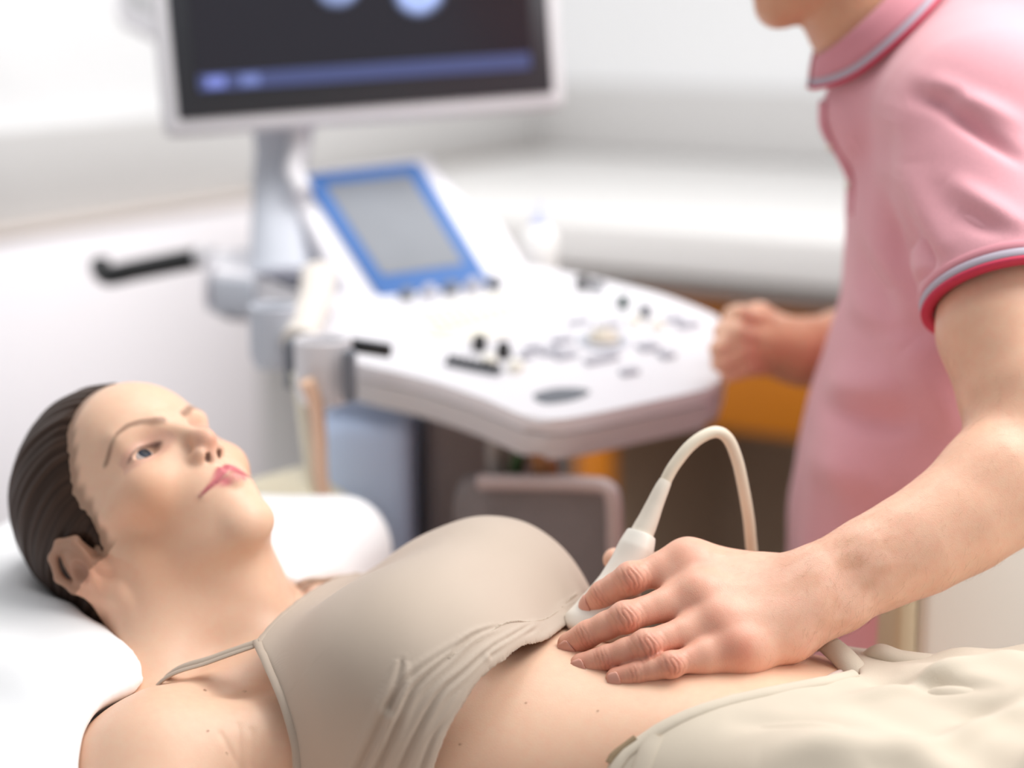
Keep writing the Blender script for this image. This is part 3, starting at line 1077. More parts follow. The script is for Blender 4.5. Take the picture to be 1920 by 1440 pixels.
# cream folded pad beyond the chin, on the far side of the couch
cp = P(560, 945, 2.12)
pad = box('cushion', (-.075, -.12, -.045), (.075, .12, .03), mat('cream_cover', srgb(236, 226, 200), .7, sheen=.1), None, Matrix.Translation(P(508, 1000, 2.02)) @ Matrix.Rotation(math.radians(-38), 4, 'Z') @ Matrix.Rotation(math.radians(24), 4, 'Y'), .03, 5)
tag(pad, 'small cream cushion beyond the chin at the back of the couch', 'cushion')
# padded side support on the far edge, in front of the standing person
sup = empty('side_support', P(1800, 1300, 1.82))
o = P(1722, 1262, 1.72)
SM = frame(o, WR * .0 + np.array([.97, .24, 0.0]), (0, 0, 1))
box('pad', (0, 0, 0), (.42, .075, .150), mat('ivory_pad', srgb(236, 232, 224), .5), sup, SM, .012, 4)
box('end_cap', (-.022, .004, .002), (.0, .071, .146), mat('beige_end_cap', srgb(206, 190, 160), .5), sup, SM, .006, 3)
box('bracket', (.18, .03, -.32), (.22, .06, .002), M_frame, sup, SM, .004)
tag(sup, 'ivory padded side support with beige end standing behind the trousers', 'support')
# ------------------------------------------------------------------ the examiner standing on the far side
MB_ = Sdf()                                                     # left hand + arm in fine detail
VD = np.array([0, _cp, -_sp])                                   # flattening direction of the back of the hand
J = {
    'index': [P(1290, 1056, 1.532), P(1183, 1084, 1.516), P(1130, 1114, 1.522), P(1111, 1135, 1.530)],
    'middle': [P(1310, 1115, 1.500), P(1172, 1157, 1.478), P(1102, 1189, 1.485), P(1070, 1209, 1.492)],
    'ring': [P(1350, 1165, 1.476), P(1212, 1209, 1.452), P(1137, 1234, 1.459), P(1092, 1248, 1.466)],
    'little': [P(1382, 1212, 1.456), P(1258, 1246, 1.436), P(1194, 1262, 1.438), P(1156, 1272, 1.442)],
}
RAD = {'index': (.0140, .0122, .0104, .0094), 'middle': (.0138, .0116, .0104, .0096), 'ring': (.0132, .0112, .0098, .0092), 'little': (.0120, .0092, .0081, .0075)}
CARP = {'index': P(1500, 1092, 1.520), 'middle': P(1512, 1100, 1.505), 'ring': P(1520, 1125, 1.490), 'little': P(1515, 1150, 1.482)}
for f in J:
    j, r = J[f], RAD[f]
    nrm = -VD
    for i in range(3):                                          # phalanges, slimmer between the joints
        mid = (j[i] + j[i + 1]) / 2
        rm = (.5 * r[i] + .5 * r[i + 1]) * (.97 if i else .98)
        MB_.cone(j[i], mid, r[i], rm, .004); MB_.cone(mid, j[i + 1], rm, r[i + 1], .004)
    MB_.ell(j[3], np.array([1.05, 1, 1]) * r[3], None, .004)
    MB_.ell(j[1] + nrm * r[1] * .30, (r[1] * 1.0,) * 3, None, .006)          # knuckle
    MB_.ell(j[0] + nrm * r[0] * .30, (r[0] * 1.02,) * 3, None, .010)
    MB_.cone(j[0], CARP[f], r[0] * 1.05, .0165, .024)
    MB_.cone(j[0] + nrm * .008, CARP[f] + nrm * .008, .0030, .002, .010)      # tendon
    MB_.cone(j[0] + VD * .012, CARP[f] + VD * .010, .013, .017, .012)        # palm side
MB_.chain([P(1320, 1236, 1.450), P(1400, 1224, 1.463), P(1480, 1192, 1.480), P(1530, 1160, 1.490)], [.0105, .0155, .0185, .018], .014)   # heel of the hand
_fs = ('index', 'middle', 'ring', 'little')
for i in range(3):                                              # webs between the fingers, and the filled back of the hand
    a, b = J[_fs[i]], J[_fs[i + 1]]
    MB_.cone(a[0] * .68 + a[1] * .32 + VD * .004, b[0] * .68 + b[1] * .32 + VD * .004, .0080, .0075, .012)
    MB_.cone((a[0] + b[0]) / 2 + VD * .002, (CARP[_fs[i]] + CARP[_fs[i + 1]]) / 2, .0128, .0165, .016)
thumb = [P(1478, 1100, 1.535), P(1330, 1082, 1.572), P(1225, 1064, 1.590), P(1152, 1049, 1.592)]
MB_.cone(thumb[0], thumb[1], .019, .0155, .016)
MB_.cone(P(1400, 1094, 1.545), P(1330, 1070, 1.550), .018, .013, .018)        # web
MB_.cone(thumb[1], thumb[2], .0145, .0118, .006); MB_.cone(thumb[2], thumb[3], .0118, .0098, .004)
ARM = [(P(1512, 1110, 1.500), .0265), (P(1560, 1094, 1.505), .0295), (P(1640, 1056, 1.516), .0345), (P(1725, 1016, 1.53), .0385), (P(1805, 968, 1.547), .0425), (P(1885, 912, 1.565), .0455), (P(1975, 848, 1.59), .0455)]
for i in range(len(ARM) - 1):
    MB_.cone(ARM[i][0], ARM[i + 1][0], ARM[i][1], ARM[i + 1][1], .018, flat=(.80 if i < 2 else .9), up=VD)
MB_.ell(P(1590, 1140, 1.490), (.012, .012, .012), None, .020)                 # wrist bone, little-finger side
UP = [(P(1982, 838, 1.59), .047), (P(1912, 725, 1.625), .048), (P(1876, 620, 1.655), .050), (P(1868, 470, 1.70), .050), (P(1850, 300, 1.765), .050)]
for i in range(len(UP) - 1):
    MB_.cone(UP[i][0], UP[i + 1][0], UP[i][1], UP[i + 1][1], .02)
MB_.cone(P(1850, 880, 1.57), P(1900, 790, 1.61), .02, .02, .04)
V1, F1 = MB_.mesh(0.0011, np.array([.03, 1.38, .80]), np.array([.62, 1.86, 1.42]), post=2)
N1 = vnormals(V1, F1)
# creases: bands of fine folds across the finger joints, knuckle wrinkles, tendons and veins
off = np.zeros(len(V1)); red = np.zeros(len(V1)); dark = np.zeros(len(V1))
facing = sstep(-.1, .4, -(N1 @ VD))
for f in J:
    j, r = J[f], RAD[f]
    for i, amp, wd in ((1, .00040, 1.0), (2, .00028, .7)):
        ax = j[i + 1] - j[i - 1]; ax /= np.linalg.norm(ax)
        q = V1 - j[i]
        a = q @ ax
        rd = np.linalg.norm(q - a[:, None] * ax, axis=1)
        side = q @ np.cross(ax, VD) / r[i]
        m = (rd < r[i] * 1.9) * facing * bump1(a / (r[i] * wd), 1) * sstep(1.25, .5, np.abs(side))
        bow = a - np.sign(a) * .0022 * (1 - np.clip(side, -1, 1) ** 2) * (i == 1)
        wv = .5 + .5 * np.cos(2 * math.pi * bow / (.0043 if i == 1 else .0034) + 1.6 * np.sin(side * 3.1 + i) + .9 * np.sin(side * 7 + a * 900))
        off -= amp * m * (wv ** 2.5) * 1.6
        red += .55 * m * (rd < r[i] * 1.7) * (1 if i == 1 else .35)
        dark += m * wv ** 3 * .35
    q = np.linalg.norm(V1 - (j[0] - VD * .012), axis=1)
    red += 1.0 * bump1(q, .0140)
    q2 = np.linalg.norm(V1 - j[3], axis=1)
    red += .35 * bump1(q2, .012)
    ax = CARP[f] - j[0]; ax /= np.linalg.norm(ax)
    q = V1 - (j[0] + ax * .004 - VD * .01); a = q @ ax
    m = bump1(np.linalg.norm(q, axis=1), .013) * facing
    off -= .00022 * m * (.5 + .5 * np.cos(a * 2 * math.pi / .0023 + 2 * np.sin((q @ np.cross(ax, VD)) * 350)))
fingers = sum(bump1(poly_dist(V1, J[f]), .014) for f in J)
red += .55 * np.clip(fingers, 0, 1)
for pts, a in (([(1330, 1060), (1390, 1090), (1440, 1085), (1520, 1075)], .0007), ([(1370, 1150), (1420, 1125), (1480, 1110), (1560, 1085)], .0007), ([(1392, 1190), (1430, 1165), (1490, 1150)], .0006),
               ([(1560, 1085), (1640, 1020), (1740, 965), (1850, 870)], .0006), ([(1600, 1120), (1700, 1070), (1800, 1010)], .0005)):
    L = [P(x, y, 1.485 + (x - 1330) * .00012 + (1200 - y) * .00025) for x, y in pts]
    L = [V1[np.argmin(np.linalg.norm(V1 - p, axis=1) + 2 * np.maximum(0, (V1 - p) @ VD))] for p in L]
    off += a * bump1(poly_dist(V1, catmull(L, 6)), .0028)
V1 = V1 + N1 * off[:, None]
base = np.array(srgb(236, 187, 159))
C1 = np.tile(base, (len(V1), 1)) * (1 + .035 * mottle(V1, 120))[:, None]
hand_w = sstep(.40, .22, V1[:, 0])
C1 = C1 * (1 - .45 * hand_w[:, None]) + np.array(srgb(240, 190, 170)) * .45 * hand_w[:, None]
tan = bump1(np.linalg.norm(V1 - P(1580, 1070, 1.48), axis=1), .055) * .35 * sstep(-.3, .6, mottle(V1, 160))
C1 = C1 * (1 - tan[:, None]) + np.array(srgb(196, 134, 96)) * tan[:, None]
red = np.clip(red, 0, 1)[:, None] * .85
C1 = C1 * (1 - red) + np.array(srgb(204, 118, 94)) * red
C1 = C1 * (1 - np.clip(dark, 0, .5)[:, None] * .45)

# far hand and arm, head and neck: coarser
MF = Sdf()
fa_ = [(P(1770, 300, 2.13), .055), (P(1740, 620, 2.17), .045), (P(1580, 655, 2.12), .040), (P(1525, 658, 2.095), .031), (P(1495, 660, 2.085), .028)]
for i in range(4): MF.cone(fa_[i][0], fa_[i + 1][0], fa_[i][1], fa_[i + 1][1], .02)
# far hand: palm beside the deck's edge, fingers over the rim, thumb on top
MF.cone(P(1500, 645, 2.085), P(1428, 622, 2.065), .024, .021, .02); MF.cone(P(1500, 675, 2.085), P(1436, 668, 2.075), .024, .019, .02)
MF.cone(P(1490, 660, 2.06), P(1430, 645, 2.04), .018, .018, .02)
for A, B_, C_, r in (((1428, 606, 2.055), (1385, 596, 2.03), (1352, 622, 2.02), .0115), ((1424, 636, 2.045), (1378, 630, 2.01), (1345, 654, 2.0), .0118),
                     ((1426, 662, 2.05), (1382, 662, 2.01), (1348, 682, 2.0), .0115), ((1432, 686, 2.055), (1394, 690, 2.02), (1362, 704, 2.01), .0098)):
    MF.cone(P(*A), P(*B_), r * 1.12, r, .006); MF.cone(P(*B_), P(*C_), r, r * .82, .004)
    MF.ell(P(*B_) + np.array([0, -.002, .003]), (r * 1.08,) * 3, None, .004)
MF.chain([P(1480, 625, 2.10), P(1424, 590, 2.085), P(1372, 590, 2.075)], [.016, .0125, .0095], .008)
MF.chain([P(1735, 130, 1.93), P(1625, 30, 1.93)], [.060, .052], .02)
hc = P(1544, -212, 1.93)
hx = np.array([-.94, 0, -.34]); hy = np.array([0, 1.0, 0]); hz = np.cross(hx, hy); hz = hz if hz[2] > 0 else -hz
RH = np.stack([hx, hy, hz], 1)
Hm = lambda a, b, c: hc + RH @ (np.array([a, b, c]) / 1000)
MF.cone(P(1625, 30, 1.93), Hm(-20, 0, -10), .052, .052, .03)
MF.ell(Hm(-8, 0, 40), (.098, .078, .088), RH, .02)
MF.ell(Hm(38, 0, -20), (.056, .060, .062), RH, .03)
MF.ell(Hm(44, 0, -66), (.046, .046, .040), RH, .03)
MF.ell(Hm(78, 0, -92), (.017, .019, .016), RH, .02)
for m in (1, -1):
    MF.cone(Hm(8, 52 * m, -60), Hm(76, 13 * m, -92), .015, .013, .02)
    MF.cone(Hm(6, 58 * m, -10), Hm(8, 52 * m, -60), .014, .014, .02)
    MF.ell(Hm(-10, 78 * m, 0), (.016, .007, .030), RH, .006)
MF.cone(Hm(88, 0, 24), Hm(112, 0, -10), .008, .012, .012)
MF.ell(Hm(76, 0, -50), (.024, .026, .022), RH, .015)
MF.cone(Hm(99, -18, -44), Hm(99, 18, -44), .005, .005, .006); MF.cone(Hm(98, -16, -56), Hm(98, 16, -56), .006, .006, .006)
V2, F2 = MF.mesh(0.0025, np.array([.15, 1.75, .98]), np.array([.60, 2.30, 1.68]), post=2)
C2 = np.tile(np.array(srgb(222, 166, 134)), (len(V2), 1)) * (1 + .03 * mottle(V2, 90))[:, None]
far_hand_lit = sstep(.285, .20, V2[:, 0]) * (V2[:, 2] < 1.2)
C2 = C2 * (1 - .85 * far_hand_lit[:, None]) + np.array(srgb(250, 206, 180)) * .85 * far_hand_lit[:, None]  # far hand painted lighter, standing in for light the torso blocks
M_skin_m = skin_mat('tanned_skin', 0.37, 1100, 0.16, 0.06)
me = np_mesh('person', np.concatenate([V1, V2]), np.concatenate([F1, F2 + len(V1)]))
pigment(me, np.clip(np.concatenate([C1, C2]), 0, 1))
man = link_mesh('person', me, M_skin_m)
tag(man, 'person standing in a pink polo shirt pressing a white probe on the belly', 'person')
M_nail = mat('nail', srgb(224, 160, 142), 0.3, sss=.2)
def nail(j, r, tilt=0.0):
    ax = j[3] - j[2]; ax /= np.linalg.norm(ax)
    n = -VD - ax * (-VD @ ax); n /= np.linalg.norm(n)
    sd = np.cross(ax, n)
    n2 = n * math.cos(tilt) + sd * math.sin(tilt); sd = np.cross(ax, n2)
    V, F = [], []
    nu, nv = 9, 9
    for i in range(nu):
        u = -1 + 2 * i / (nu - 1)
        for k in range(nv):
            v = -1 + 2 * k / (nv - 1)
            ww = .80 * math.sqrt(max(0, 1 - max(0, (abs(u) - .45) / .56) ** 2))
            a = v * ww
            av = r[3] * (.02 + .72 * u); Lp = np.linalg.norm(j[3] - j[2])
            rr = (r[3] + (r[2] - r[3]) * min(1, -av / Lp) * .9 if av < 0 else r[3] * (1 - .28 * (av / r[3]) ** 2)) * 1.03 + .0012
            V.append(j[3] + ax * av + n2 * rr * math.cos(a) + sd * rr * math.sin(a))
    for i in range(nu - 1):
        for k in range(nv - 1):
            F.append((i * nv + k, i * nv + k + 1, (i + 1) * nv + k + 1, (i + 1) * nv + k))
    o = link_mesh('fingernail', np_mesh('fingernail', V, F), M_nail, man)
    md = o.modifiers.new('thickness', 'SOLIDIFY'); md.thickness = .0007; md.offset = -0.2
nail(J['middle'], RAD['middle'], -.12); nail(J['ring'], RAD['ring'], -.05); nail(J['little'], RAD['little'], 0); nail(J['index'], RAD['index'], .75)

# short dark hair on the head (above the picture) and fine hair on the forearm
HM_ = Sdf()
HM_.ell(Hm(-14, 0, 46), (.100, .083, .094), RH)
HM_.ell(Hm(104, 0, 0), (.095, .11, .085), RH, .01, 's')
HM_.ell(Hm(20, 0, -70), (.12, .12, .058), RH, .01, 's')
V, F = HM_.mesh(.004, hc - .2, hc + .2)
link_mesh('hair', np_mesh('hair', V, F), mat('short_dark_hair', srgb(60, 46, 38), .6, bump=(300, .6, 'noise')), man)
rs = np.random.RandomState(11)
cand = np.where((V1[:, 0] > .16) & (V1[:, 0] < .48) & (N1 @ VD < -.05) & (V1[:, 2] < 1.12))[0]
cx = V1[cand, 0]
wgt = .12 + bump1((cx - .262) / .045, 1) * 1.3 + .35 * bump1((cx - .36) / .06, 1)
sel = rs.choice(cand, 1000, replace=False, p=wgt / wgt.sum())
HV, HF = [], []
for i in sel:
    p, n = V1[i], N1[i]
    axd = ARM[3][0] - ARM[0][0]; axd /= np.linalg.norm(axd)
    d = -axd * rs.uniform(-.2, .9) + np.array([0, 0, -1]) * rs.uniform(.1, 1.0) + rs.normal(size=3) * .35
    d -= n * (d @ n); d /= np.linalg.norm(d)
    L = rs.uniform(.004, .011); c = rs.normal() * .25
    sd = np.cross(n, d)
    b = len(HV)
    for t in (0, .33, .66, 1):
        q = p + d * L * t + sd * c * L * t * t + n * (.0002 + .0012 * math.sin(t * 2.6))
        w = .00004 * (1 - .75 * t)
        HV += [q + sd * w, q - sd * w * .5 + n * w * .9, q - sd * w * .5 - n * w * .9]
    for t in range(3):
        for k in range(3):
            HF.append((b + t * 3 + k, b + t * 3 + (k + 1) % 3, b + t * 3 + 3 + (k + 1) % 3, b + t * 3 + 3 + k))
o = link_mesh('arm_hair', np_mesh('arm_hair', HV, HF), mat('arm_hair_brown', srgb(150, 108, 78), .5), man)
o['kind'] = 'stuff'

# ---- pink polo shirt
SH = [(.60, .290, .53, .185), (.74, .286, .53, .187), (.88, .284, .53, .185), (1.0, .300, .53, .18), (1.06, .317, .54, .18), (1.12, .331, .55, .182), (1.18, .334, .565, .188), (1.24, .332, .58, .19), (1.30, .327, .59, .178), (1.345, .340, .60, .150), (1.385, .385, .60, .12), (1.42, .43, .59, .08)]
SY = 1.925


def shirt_fn(X):
    z = X[:, 2]
    xf, xb, hy_ = lerp_tab(z, SH)
    xc = (xf + xb) / 2; hx_ = (xb - xf) / 2
    n = 2.3
    rho = ((np.abs(X[:, 0] - xc) / hx_) ** n + (np.abs(X[:, 1] - SY) / hy_) ** n) ** (1 / n)
    d = (rho - 1) * np.minimum(hx_, hy_)
    return np.maximum(d, np.maximum(.66 - z, z - 1.42))


sh_c = P(1815, 255, 1.775)
hemC = P(1888, 560, 1.672)
arm_ax = hemC - sh_c; arm_ax /= np.linalg.norm(arm_ax)
PS = Sdf()
PS.add(shirt_fn, (.43, SY, 1.04), .55, .0)
PS.ell(P(1835, 235, 1.79), (.075, .075, .078), None, .05)
PS.cone(P(1606, 205, 1.925), P(1670, 110, 1.925), .030, .050, .05)
PS.cone(P(1810, 120, 1.87), P(1850, 200, 1.80), .045, .06, .06)
PS.ell(P(1835, 235, 2.06), (.075, .075, .075), None, .05)


def sleeve_fn(X):
    q = X - sh_c; a = q @ arm_ax; L = (hemC - sh_c) @ arm_ax
    t = np.clip(a / L, 0, 1)
    d = np.linalg.norm(q - np.clip(a, 0, 9)[:, None] * arm_ax, axis=1) - (.071 + .001 * t)
    return np.maximum(d, a - L)


PS.add(sleeve_fn, (sh_c + hemC) / 2, .17, .014)
PS.cone(P(1780, 300, 2.10), P(1760, 560, 2.14), .07, .066, .04)
core = list(PS.ops)
PS.cone(hemC - arm_ax * .05, hemC + arm_ax * .05, .0645, .068, .003, 's')
PS.cone(P(1660, 66, 1.925), P(1580, -20, 1.925), .058, .066, .004, 's')
V, F = PS.mesh(0.0024, np.array([.22, 1.58, .64]), np.array([.68, 2.26, 1.47]), post=2)
N = vnormals(V, F)
XZ = np.stack([V[:, 0], 0 * V[:, 0], V[:, 2]], 1)


def pz(px, py, Y):
    p = P(px, py, Y); return np.array([p[0], 0, p[2]])


nearm = sstep(1.95, 1.80, V[:, 1])
fo = 0
for (a, b, Y, w, am) in (((1735, 178), (1905, 300), 1.72, .007, -.0070), ((1745, 150), (1915, 240), 1.72, .010, .0055), ((1700, 190), (1800, 175), 1.74, .008, -.004),
                         ((1765, 330), (1900, 420), 1.70, .010, .0050), ((1770, 385), (1850, 425), 1.70, .009, -.0035), ((1690, 300), (1735, 480), 1.74, .012, .0030),
                         ((1660, 220), (1640, 420), 1.77, .008, -.0050), ((1640, 420), (1690, 560), 1.76, .008, .0045), ((1672, 330), (1700, 520), 1.76, .006, -.0050), ((1700, 420), (1738, 590), 1.74, .008, -.0050),
                         ((1610, 300), (1625, 480), 1.80, .008, .0050), ((1628, 420), (1680, 620), 1.78, .010, -.0050), ((1560, 560), (1700, 640), 1.80, .016, .0050), ((1600, 640), (1780, 590), 1.80, .014, -.0050),
                         ((1530, 760), (1680, 700), 1.82, .016, .0060), ((1520, 800), (1700, 760), 1.82, .014, -.0050), ((1500, 900), (1650, 860), 1.82, .02, .005), ((1560, 700), (1600, 980), 1.82, .02, .005), ((1700, 650), (1780, 800), 1.78, .016, .005)):
    A, B_ = pz(*a, Y), pz(*b, Y)
    d, t = seg_dist(XZ, A, B_)
    fo = fo + (1.3 if max(a[0], b[0]) > 1735 else .3 if b == (1738, 590) else 2.0) * am * bump1(d, w) * np.sin(np.clip(t, .03, .97) * math.pi) ** .7
onsl = np.linalg.norm((V - hemC) - ((V - hemC) @ arm_ax)[:, None] * arm_ax, axis=1) < .085
fo = fo * np.where(onsl, 1 - sstep(-.035, -.012, (V - hemC) @ arm_ax), 1)
V = V + N * (fo * nearm + .0012 * mottle(V, 40))[:, None]
pk = 'pink_pique'
M_pink = mat(pk, srgb(232, 168, 178), 0.8, sheen=.35, bump=(1100, .25, 'voronoi'), spec=.2, noise=(600, .05))
M_pinkd = mat('pink_collar_rib', srgb(220, 148, 160), 0.8, sheen=.3, bump=(1500, .2, 'noise'), spec=.2)
M_grey = mat('grey_tipping', srgb(186, 176, 190), .7)
M_red = mat('red_tipping', srgb(206, 52, 84), .7)
shirt = link_mesh('polo_shirt', np_mesh('polo_shirt', V, F), M_pink, man)
# sleeve trim: grey band with a red edge
u1 = np.cross(arm_ax, [0, 0, 1.]); u1 /= np.linalg.norm(u1); u2 = np.cross(arm_ax, u1)
def cuff(name, a0, a1, ro, ri, m):
    V, F = [], []
    n = 64
    for a, r in ((a0, ri), (a0, ro - .0008), (a0 + .0008, ro), (a1 - .0008, ro), (a1, ro - .0008), (a1, ri)):
        for k in range(n):
            th = 2 * math.pi * k / n
            V.append(hemC + arm_ax * a + r * (math.cos(th) * u1 + math.sin(th) * u2))
    for i in range(6):
        for k in range(n):
            F.append((i * n + k, ((i + 1) % 6) * n + k, ((i + 1) % 6) * n + (k + 1) % n, i * n + (k + 1) % n))
    link_mesh(name, np_mesh(name, V, F), m, shirt)
cuff('sleeve_rib', -.016, -.0085, .0738, .064, M_pinkd)
cuff('sleeve_band', -.0085, -.001, .0740, .064, M_grey)
cuff('sleeve_edge', -.001, .0032, .0742, .064, M_red)
# collar
e1 = np.array([.72, 0, .69]); e2 = np.array([0, 1.0, 0])
cu, cl = P(1608, 28, 1.925), P(1666, 66, 1.925)
def ring(th, v):
    c = cu * (1 - v) + cl * v
    ra = (.054 * (1 - v) + .076 * v); rb = (.057 * (1 - v) + .074 * v)
    p = c + e1 * ra * -math.cos(th) + e2 * rb * math.sin(th)
    fr = max(0, math.cos(th)) ** 6
    p = p + np.array([-.020, 0, .002]) * fr * v + np.array([0, 0, .012]) * math.sin(v * math.pi) * .5
    return p
def collar(name, v0, v1, lift, m):
    V, F = [], []
    n = 72; nv = 7
    gap = .16
    for i in range(n):
        th = gap + (2 * math.pi - 2 * gap) * i / (n - 1)
        for k in range(nv):
            v = v0 + (v1 - v0) * k / (nv - 1)
            p = ring(th, v)
            out = p - (cu * .6 + cl * .4); out -= np.array([-.69, 0, .72]) * (out @ np.array([-.69, 0, .72])); out /= np.linalg.norm(out)
            V.append(p + out * lift)
    for i in range(n - 1):
        for k in range(nv - 1):
            F.append((i * nv + k, i * nv + k + 1, (i + 1) * nv + k + 1, (i + 1) * nv + k))
    o = link_mesh(name, np_mesh(name, V, F), m, shirt)
    md = o.modifiers.new('thickness', 'SOLIDIFY'); md.thickness = .003; md.offset = 0
collar('collar', 0, .80, .002, M_pinkd)
collar('collar_band', .80, .93, .0024, M_grey)
collar('collar_edge', .93, 1.0, .0026, M_red)
# placket and buttons down the chest
cs_ = Sdf(); cs_.ops = core


def chest_front(py):
    z = P(1585, py, SY)[2]
    xs = np.arange(.20, .50, .0008)
    d = cs_(np.stack([xs, 0 * xs + SY, 0 * xs + z], 1))
    return np.array([xs[np.argmax(d < 0)], SY, z])


pp = [chest_front(y) for y in (190, 240, 290, 340, 400)]
V, F = tube_mesh(catmull(pp, 8), .016, 14, .30, (-1, 0, 0.3))
link_mesh('placket', np_mesh('placket', V, F), M_pinkd, shirt)
for (x, y) in ((1584, 272), (1590, 345)):
    c = chest_front(y) + np.array([-.0045, -.004, 0])
    lathe('button', [(.001, .0), (.0055, .0), (.006, .001), (.0055, .0024), (.004, .0022), (.001, .0018)], Matrix.Translation(c) @ Vector((-1, -.15, .1)).to_track_quat('Z', 'Y').to_matrix().to_4x4(), mat('shell_button', srgb(240, 232, 220), .3), shirt, 16)
# trousers and shoes below the couch line
LG = Sdf()
LG.ell((.41, SY, .78), (.115, .175, .14), None)
for m in (1, -1):
    LG.chain([(.41, SY + .085 * m, .74), (.40, SY + .09 * m, .45), (.42, SY + .09 * m, .07)], [.088, .068, .058], .03)
V, F = LG.mesh(.007, np.array([.2, 1.6, 0]), np.array([.65, 2.25, .95]))
link_mesh('trousers', np_mesh('trousers', V, F), mat('white_work_trousers', srgb(214, 214, 216), .8), man)
for m in (1, -1):
    SHo = Sdf(); SHo.ell((.38, SY + .09 * m, .03), (.13, .045, .055)); SHo.ell((.42, SY + .09 * m, .06), (.07, .042, .05), None, .03)
    SHo.add(lambda X: .001 - X[:, 2], (.38, SY, 0), 1, 0, 'i')
    V, F = SHo.mesh(.005, np.array([.2, 1.7, -.01]), np.array([.6, 2.2, .15]))
    link_mesh('shoe', np_mesh('shoe', V, F), mat('white_shoe', srgb(220, 220, 222), .5), man)

# ------------------------------------------------------------------ ultrasound probe with its cable
M_probe = mat('ivory_plastic', srgb(238, 232, 222), 0.32, spec=.5)
M_sleeve = mat('ivory_rubber', srgb(226, 216, 202), 0.5)
M_cable = mat('cream_cable', srgb(232, 220, 200), 0.45)
probe = empty('ultrasound_probe', P(1090, 1190, 1.52))
ax_pts = [P(1103, 1194, 1.515), P(1114, 1176, 1.520), P(1140, 1140, 1.532), P(1163, 1096, 1.545), P(1180, 1060, 1.553), P(1193, 1027, 1.559), P(1203, 1001, 1.564)]
wid = [.020, .0300, .0270, .0195, .0165, .0148, .0118]
thk = [.010, .0135, .0140, .0135, .0135, .0135, .0112]
A_ = catmull(ax_pts, 8); n = len(A_)
tt = np.linspace(0, 1, n); ti = np.linspace(0, 1, len(wid))
Wd = np.interp(tt, ti, wid); Th = np.interp(tt, ti, thk)
V, F = [], []
wd_dir = np.array([.86, -.5, .12])
for i in range(n):
    T = A_[min(i + 1, n - 1)] - A_[max(i - 1, 0)]; T /= np.linalg.norm(T)
    s_ = wd_dir - T * (wd_dir @ T); s_ /= np.linalg.norm(s_); t_ = np.cross(T, s_)
    for k in range(32):
        a = 2 * math.pi * k / 32
        ce, se = math.cos(a), math.sin(a)
        V.append(A_[i] + s_ * Wd[i] * np.sign(ce) * abs(ce) ** .85 + t_ * Th[i] * np.sign(se) * abs(se) ** .85)
for i in range(n - 1):
    for k in range(32):
        q = (k + 1) % 32
        F.append((i * 32 + k, i * 32 + q, (i + 1) * 32 + q, (i + 1) * 32 + k))
F.append(tuple(range(32))[::-1]); F.append(tuple((n - 1) * 32 + k for k in range(32)))
me = np_mesh('housing', V, F); me.set_sharp_from_angle(angle=math.radians(50))
link_mesh('housing', me, M_probe, probe)
rp = [P(1202, 1003, 1.564), P(1214, 978, 1.568), P(1228, 945, 1.573), P(1240, 918, 1.577), P(1248, 902, 1.580)]
tube('strain_relief', catmull(rp, 6), np.interp(np.linspace(0, 1, 25), [0, .15, .5, 1], [.0098, .0094, .0072, .0053]), M_sleeve, probe, 24)
cb = [P(1247, 904, 1.580), P(1262, 876, 1.583), P(1290, 840, 1.588), P(1318, 818, 1.593), P(1345, 810, 1.598), P(1366, 824, 1.603), P(1382, 862, 1.608), P(1394, 915, 1.614), P(1404, 975, 1.622), P(1410, 1035, 1.632), P(1420, 1100, 1.65), P(1450, 1170, 1.70), P(1500, 1250, 1.80), P(1480, 1320, 1.90)]
tube('cable', catmull(cb, 10), .0050, M_cable, probe, 20)
tag(probe, 'white hand-held ultrasound probe with cream cable pressed on the belly', 'probe')
# ------------------------------------------------------------------ ultrasound machine
M_case = mat('machine_white', srgb(228, 226, 231), 0.4)
M_case2 = mat('machine_grey', srgb(186, 190, 200), 0.45)
M_case3 = mat('machine_light_grey', srgb(214, 212, 216), 0.45)
M_blue = mat('blue_bezel', srgb(46, 100, 168), 0.5)
M_black = mat('black_plastic', srgb(24, 26, 28), 0.35)
M_slate = mat('slate_plastic', srgb(104, 108, 116), 0.45)
M_cream = mat('cream_keys', srgb(244, 240, 228), 0.5)
M_key_g = mat('grey_keys', srgb(176, 176, 186), 0.5)
machine = empty('ultrasound_machine', (P(900, 640, 2.2)[0], 2.25, 0))
tag(machine, 'large white ultrasound machine with control panel and raised monitor', 'ultrasound machine')
dk0 = P(980, 790, 1.93)
DN = np.array([0, -.208, 1.0]); DN /= np.linalg.norm(DN)


def Pd(px, py, lift=0.0):
    """point of the tilted control deck seen at a picture position, lifted along the deck's normal"""
    c = np.array([0, 0, CAM_H]); d = P(px, py, 1.0) - c
    k = ((dk0 - c) @ DN) / (d @ DN)
    return c + d * k + DN * lift


def smooth_outline(pts, n=4):
    return catmull(np.array(pts), n, closed=True)


deck_px = [(600, 575), (585, 625), (625, 662), (690, 686), (800, 712), (900, 745), (985, 780), (1040, 786), (1110, 776), (1200, 757), (1300, 735), (1342, 722), (1358, 690), (1366, 640), (1362, 606), (1320, 582), (1250, 556), (1190, 540), (1080, 515), (940, 492), (780, 500), (660, 540)]
deck = extrude_poly('control_deck', smooth_outline([Pd(*p) for p in deck_px]), tuple(-DN * .016), M_case, machine, .006, 3)
rim_o = [Pd(960 + (x - 960) * 1.0, y, -.018) for x, y in deck_px]
extrude_poly('deck_underside', smooth_outline(rim_o), tuple(-DN * .030 + np.array([0, .012, 0])), M_case3, machine, .012, 4)
